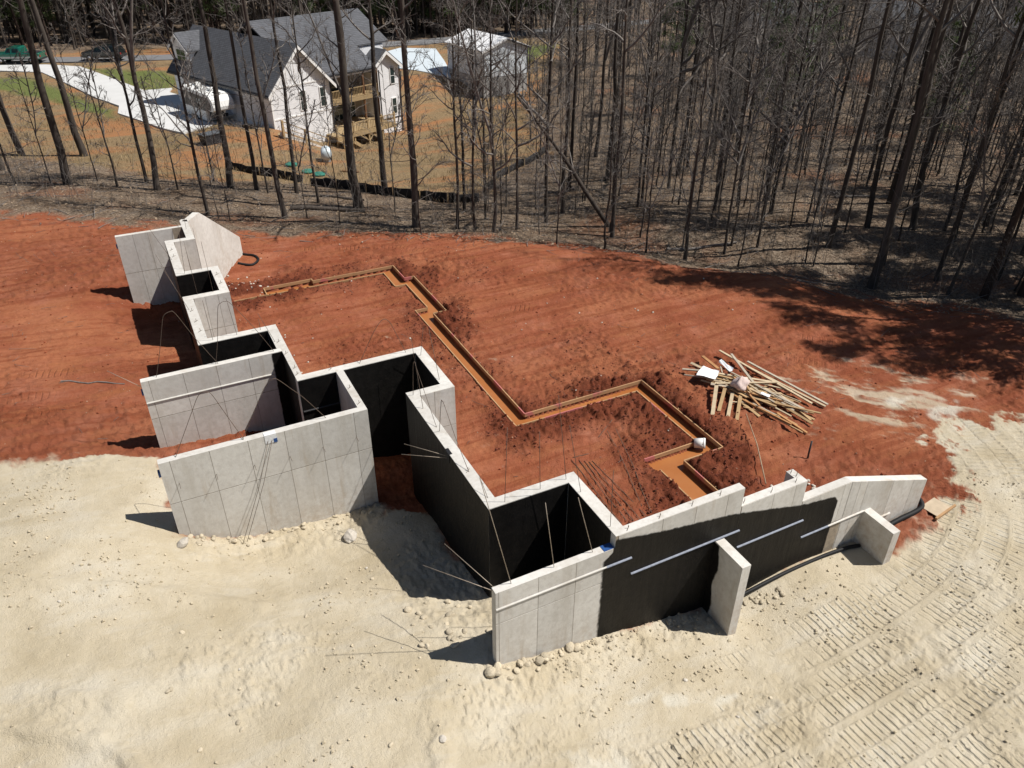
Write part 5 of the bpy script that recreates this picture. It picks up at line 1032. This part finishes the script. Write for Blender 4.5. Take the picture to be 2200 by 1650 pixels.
# the leaning trunk
lt = empty('leaning_tree', (24.5, 35.6, H(24.5, 35.6)), 0, 'bare trunk leaning far to the left through the trees right of centre', 'tree')
ltb = TB(); Pq = wander(np.random.default_rng(5), (0, 0, -.2), (-4.0, 2.2, 6.4), 9.2, 9, .03, 0.01); ltb.tube(Pq, np.linspace(.15, .06, 10), 8); link('trunk', ltb.mesh('trunk', BARK), None, lt)
ltc = TB(); rg_ = np.random.default_rng(6)
for k in range(7): ltc.tube(wander(rg_, Pq[4 + k % 6], (rg_.normal() - .4, rg_.normal(), 1.2), rg_.uniform(1.5, 4), 5, .15, .03), np.linspace(.05, .01, 6), 4)
link('crown', ltc.mesh('crown', TWIG), None, lt)
# the woods on the right
placed = [(q[0], q[1]) for q in T_MAIN + T_SAP]; rw = random.Random(77)
def free(x, y, dmin):
    for a, b in placed:
        if abs(a - x) < dmin and abs(b - y) < dmin and math.hypot(a - x, b - y) < dmin: return False
    return True
cand = []
while len(cand) < 5200:
    a = R(26.888) + R(rw.uniform(-4, 37)); r = math.sqrt(rw.uniform(36 ** 2, 105 ** 2)); cand.append((r * math.sin(a), r * math.cos(a)))
cx = np.array([q[0] for q in cand]); cy = np.array([q[1] for q in cand]); okc = (poly_sd(cx, cy, LEAF) > 1.2) & (poly_sd(cx, cy, YARD) < -1.0) & (np.hypot(cx - 24, cy - 45) > 3)
zc = Hs(cx, cy); n_w = 0
for (x, y), o, z in zip(cand, okc, zc):
    if n_w >= 135: break
    if not o or not free(x, y, 1.5): continue
    placed.append((x, y)); n_w += 1; big = rw.random() * 1.0 + .08
    if big < .28: add_tree('bare_tree', BIG, x, y, rw.uniform(.2, .4), rw.uniform(16, 24), 'tall bare tree deep in the woods on the right', 'trees in the woods on the right', z)
    elif big < .75: add_tree('bare_tree', MID, x, y, rw.uniform(.09, .2), rw.uniform(9, 17), 'slender bare tree deep in the woods on the right', 'slender trees in the woods on the right', z, lean=rw.gauss(0, .05))
    else: add_tree('sapling', SAP, x, y, rw.uniform(.05, .11), rw.uniform(5, 9), 'young bare sapling deep in the woods on the right', 'saplings in the woods on the right', z)
# pines: beside the frame on the right (they shade the clay), behind the road, a few in the woods
for i, (x, y, h_) in enumerate([(36.6, 14.9, 21), (39.8, 16.6, 24), (42, 13.5, 22), (38.6, 11.6, 20), (43.8, 18.4, 24), (35.2, 12.4, 19), (46, 15.4, 24), (48.5, 20.5, 25), (52, 23.5, 25), (51, 18, 24), (56, 27, 25)]):
    add_tree('pine_tree', PINE, x, y, .42, h_, 'pine tree at the right edge of the clay', 'pines at the right edge of the clay')
for i in range(22):
    a = R(26.888) + R(-35 + i * 1.55 + rw.uniform(-.6, .6)); r = rw.uniform(122, 150); x, y = r * math.sin(a), r * math.cos(a)
    add_tree('pine_tree', PINE, x, y, rw.uniform(.3, .5), rw.uniform(13, 21), 'dark green pine in the wood behind the road', 'pines behind the road', float(base_h(x, y)))
for x, y in ((52, 52), (58, 41), (66, 46), (49, 63), (72, 33), (63, 60)): add_tree('pine_tree', PINE, x, y, .26, rw.uniform(8, 12), 'small green pine among the bare woods', 'small pines in the woods', float(base_h(x, y)))
# behind house and road: individual trees, then the far wood as one mass
n_b = 0
while n_b < 34:
    a = R(26.888) + R(rw.uniform(-36, 6)); r = rw.uniform(97, 135); x, y = r * math.sin(a), r * math.cos(a)
    p1 = (np.array([x]), np.array([y]))
    if abs(float(poly_sd(*p1, DRIVE)[0])) < 2.5 and n_b < 0: continue
    if poly_sd(*p1, DRIVE)[0] > -2 or any(poly_sd(*p1, q)[0] > -1 for q in LAWN) or (-14 < x < 8 and y < 119) or (28 < x < 44 and y < 106) or (x < 12 and y < 104) or not free(x, y, 2.0): continue
    placed.append((x, y)); n_b += 1; add_tree('bare_tree', BIG if n_b % 2 else MID, x, y, rw.uniform(.2, .4), rw.uniform(14, 21), 'bare tree standing behind the house and the shed', 'trees behind the house', float(base_h(x, y)))
def gn_scatter(name, pts, kinds, scl, variants, label):
    """one object of kind stuff: geometry nodes instance finished trees on points"""
    me = bpy.data.meshes.new(name); me.from_pydata([tuple(q) for q in pts], [], [])
    rg = np.random.default_rng(3)
    for nm, dt, val in (('kind', 'INT', kinds), ('size', 'FLOAT', scl), ('turn', 'FLOAT', rg.random(len(pts)) * 6.283)):
        a = me.attributes.new(nm, dt, 'POINT'); a.data.foreach_set('value', np.ascontiguousarray(val, np.int32 if dt == 'INT' else np.float32))
    o = link(name, me, None, None, label, kind='stuff'); g = bpy.data.node_groups.new(name, 'GeometryNodeTree')
    g.interface.new_socket('Geometry', in_out='INPUT', socket_type='NodeSocketGeometry'); g.interface.new_socket('Geometry', in_out='OUTPUT', socket_type='NodeSocketGeometry')
    gi = g.nodes.new('NodeGroupInput'); go = g.nodes.new('NodeGroupOutput'); jn = g.nodes.new('GeometryNodeJoinGeometry')
    def named(nm, dt): n = g.nodes.new('GeometryNodeInputNamedAttribute'); n.data_type = dt; n.inputs[0].default_value = nm; return n.outputs[0]
    kd, sz, tn = named('kind', 'INT'), named('size', 'FLOAT'), named('turn', 'FLOAT'); cz = g.nodes.new('ShaderNodeCombineXYZ'); g.links.new(tn, cz.inputs[2])
    for k, objs in enumerate(variants):
        cmp_ = g.nodes.new('FunctionNodeCompare'); cmp_.data_type = 'INT'; cmp_.operation = 'EQUAL'; g.links.new(kd, cmp_.inputs[2]); cmp_.inputs[3].default_value = k
        ji = g.nodes.new('GeometryNodeJoinGeometry')
        for ob in objs: oi = g.nodes.new('GeometryNodeObjectInfo'); oi.inputs[0].default_value = ob; oi.transform_space = 'ORIGINAL'; g.links.new(oi.outputs['Geometry'], ji.inputs[0])
        ip = g.nodes.new('GeometryNodeInstanceOnPoints'); g.links.new(gi.outputs[0], ip.inputs['Points']); g.links.new(cmp_.outputs[0], ip.inputs['Selection']); g.links.new(ji.outputs[0], ip.inputs['Instance'])
        e2r = g.nodes.new('FunctionNodeEulerToRotation'); g.links.new(cz.outputs[0], e2r.inputs[0]); g.links.new(e2r.outputs[0], ip.inputs['Rotation']); g.links.new(sz, ip.inputs['Scale']); g.links.new(ip.outputs[0], jn.inputs[0])
    g.links.new(jn.outputs[0], go.inputs[0]); md = o.modifiers.new('scatter', 'NODES'); md.node_group = g; return o
def sources(kind):
    out = []
    for v in kind:
        objs = []
        for me in v: objs.append(next(o for o in bpy.data.objects if o.data is me))
        out.append(objs)
    return out
def far_wood():
    rg = np.random.default_rng(9); n0 = 9000
    a = heading + np.radians(rg.uniform(-40, 40, n0)); r = np.sqrt(rg.uniform(88 ** 2, 300 ** 2, n0)); x = r * np.sin(a); y = r * np.cos(a); z = base_h(x, y); dg = np.degrees(a - heading)
    ok = (poly_sd(x, y, YARD) < -2) & ~((r < 119) & (dg < -2)) & (poly_sd(x, y, LEAF) > 0); i = np.where(ok)[0][:1900]
    src = sources(MID) + sources(PINE); kd = rg.integers(0, len(MID), len(i)); pn = rg.random(len(i)) < np.where(dg[i] < -8, .22, .07); kd = np.where(pn, len(MID) + rg.integers(0, len(PINE), len(i)), kd)
    a2 = heading + np.radians(rg.uniform(-40, 4, 5000)); r2 = rg.uniform(119, 172, 5000); x2 = r2 * np.sin(a2); y2 = r2 * np.cos(a2); j = np.where(poly_sd(x2, y2, YARD) < -2)[0][:650]
    k2 = np.where(rg.random(len(j)) < .4, len(MID) + rg.integers(0, len(PINE), len(j)), rg.integers(0, len(MID), len(j)))
    x = np.concatenate([x[i], x2[j]]); y = np.concatenate([y[i], y2[j]]); z = np.concatenate([z[i], base_h(x2[j], y2[j])]); kd = np.concatenate([kd, k2]); pn = kd >= len(MID); i = np.arange(len(x))
    gn_scatter('far_wood', np.column_stack([x[i], y[i], z[i]]), kd, np.where(pn, rg.uniform(.5, .85, len(i)), rg.uniform(.5, .95, len(i))), src, 'grey mass of bare trees and pines far behind the houses')
    a = heading + np.radians(rg.uniform(-5, 38, n0)); r = np.sqrt(rg.uniform(37 ** 2, 118 ** 2, n0)); x = r * np.sin(a); y = r * np.cos(a)
    i = np.where((poly_sd(x, y, LEAF) > .8) & (poly_sd(x, y, YARD) < -.8))[0][:400]; z = base_h(x[i], y[i])
    gn_scatter('brush_saplings', np.column_stack([x[i], y[i], z]), rg.integers(0, len(SAP), len(i)), rg.uniform(.4, 1.1, len(i)), sources(SAP), 'thicket of thin saplings filling the woods on the right')
far_wood()
def brush():
    rg = np.random.default_rng(19); tb = TB(); a = heading + np.radians(rg.uniform(-36, 37, 7000)); r = np.sqrt(rg.uniform(37 ** 2, 92 ** 2, 7000)); x = r * np.sin(a); y = r * np.cos(a)
    ok = np.where((poly_sd(x, y, LEAF) > .3) & (poly_sd(x, y, YARD) < -.3) & (fbm(x, y, 6, 2, 3) > -.25))[0][:1500]; z = Hs(x[ok], y[ok])
    for i, zz_ in zip(ok, z):
        h_ = rg.uniform(.8, 4.2); d = rg.uniform(.006, .016); P = wander(rg, (x[i], y[i], zz_ - .1), (rg.normal(0, .12), rg.normal(0, .12), 1), h_, 4, .07); tb.tube(P, np.linspace(d, .005, 5), 3)
        for k in range(int(h_ * 2)): tb.tube(wander(rg, P[1 + k % 4], (rg.normal(), rg.normal(), .9), h_ * .3, 2, .2), [.007, .006, .004], 3)
    link('undergrowth', tb.mesh('undergrowth', TWIG), None, None, 'thin leafless undergrowth between the trees', kind='stuff')
    tb = TB(); a = heading + np.radians(rg.uniform(-36, 40, 9000)); r = np.sqrt(rg.uniform(34 ** 2, 70 ** 2, 9000)); x = r * np.sin(a); y = r * np.cos(a)
    ok = np.where((poly_sd(x, y, LEAF) > -1.5) & (poly_sd(x, y, YARD) < 0))[0][:2600]; z = Hs(x[ok], y[ok])
    for i, zz_ in zip(ok, z):
        ln = .4 + 2.2 * rg.random() ** 3; tb.tube(wander(rg, (x[i], y[i], zz_ + .04), (rg.normal(), rg.normal(), rg.normal(0, .04)), ln, 3, .12), np.linspace(.008 + ln * .008, .005, 4), 3)
    link('fallen_twigs', tb.mesh('fallen_twigs', TWIG), None, None, 'fallen sticks and twigs littering the leaf covered ground', kind='stuff')
    def flakes(name, x, y, z, smin, smax, mat, label, upright=False):
        n = len(x); s = rg.uniform(smin, smax, n); nrm = rg.normal(0, .35, (n, 3)); nrm[:, 2] += 1; u = np.cross(nrm, rg.normal(0, 1, (n, 3))); u /= np.linalg.norm(u, axis=1)[:, None]; w = np.cross(nrm, u); w /= np.linalg.norm(w, axis=1)[:, None]
        o = np.column_stack([x, y, z + .03])
        if upright: u = rg.normal(0, .35, (n, 3)); u[:, 2] = 1; w *= .16; o[:, 2] -= .03
        V = np.stack([o - w * s[:, None] * .5, o + u * s[:, None] * .5 - w * s[:, None] * .35 + [0, 0, .01], o + u * s[:, None], o + u * s[:, None] * .5 + w * s[:, None] * .5], 1).reshape(-1, 3)
        link(name, npmesh(name, V, np.arange(n * 4).reshape(n, 4), False), mat, None, label, kind='stuff')
    a = heading + np.radians(rg.uniform(-36, 40, 40000)); r = np.sqrt(rg.uniform(35 ** 2, 64 ** 2, 40000)); x = r * np.sin(a); y = r * np.cos(a); k = np.where((poly_sd(x, y, LEAF) > -.6) & (poly_sd(x, y, YARD) < .3))[0][:15000]
    flakes('leaf_litter', x[k], y[k], Hs(x[k], y[k]), .07, .16, simple('dead_leaf', (.25, .185, .125), .85, .45, .35, mode='Object'), 'dead leaves scattered over the woodland floor')
    a = heading + np.radians(rg.uniform(-36, 8, 30000)); r = np.sqrt(rg.uniform(44 ** 2, 95 ** 2, 30000)); x = r * np.sin(a); y = r * np.cos(a); k = np.where((poly_sd(x, y, YARD) > 0) & (poly_sd(x, y, DRIVE) < -.4) & (fbm(x, y, 5, 3, 12) > -.2))[0][:13000]
    flakes('dry_grass', x[k], y[k], Hs(x[k], y[k]), .15, .4, simple('straw_grass', (.27, .20, .11), .85, .45, .35, mode='Object'), 'sparse dry grass on the slope round the house', True)
    tb = TB(); x = rg.uniform(-12, 30, 900); y = rg.uniform(14, 46, 900); g_, at = ground_data(x, y); ok = (at['tan'] < .2) & (at['leaf'] < .6)
    for X, Y, Z in zip(x[ok][:420], y[ok][:420], g_[ok][:420]):
        if 2.8 < X < 16 and 10 < Y < 33 and rg.random() < .7: continue
        if -1.3 < X < 3.2 and 16 < Y < 34.5: continue
        ln = .15 + 1.1 * rg.random() ** 3; tb.tube(wander(rg, (X, Y, Z + .02), (rg.normal(), rg.normal(), 0.02), ln, 3, .2), np.linspace(.009, .005, 4), 3)
    link('root_scraps', tb.mesh('root_scraps', TWIG), None, None, 'scraps of root and twig strewn over the clay', kind='stuff')
brush()
def log(a, b, r, label, mat=BARK):
    n = 8; P = [(a[0] + (b[0] - a[0]) * t, a[1] + (b[1] - a[1]) * t) for t in np.linspace(0, 1, n)]; z = Hs([q[0] for q in P], [q[1] for q in P])
    tb = TB(); tb.tube([(q[0], q[1] + .06 * math.sin(i * 1.7), zz_ + r * .7) for i, (q, zz_) in enumerate(zip(P, z))], np.linspace(r, r * .7, n), 8); link('fallen_log', tb.mesh('fallen_log', mat), None, None, label, 'log')
log((8.3, 45.4), (12.4, 44.0), .17, 'fallen log lying at the foot of the thickest trunk'); log((25.5, 31.6), (29.3, 30.4), .09, 'pale fallen limb across the ditch bank on the right', TWIG); log((13.2, 47.0), (9.9, 49.4), .1, 'thin fallen log behind the trunk left of the silt fence')
log((40, 33.5), (43.5, 31.8), .1, 'pale fallen limb lying in the woods at right', TWIG); log((-3.6, 26.6), (-1.7, 25.7), .03, 'broken branch on the red clay left of the second wall', TWIG)
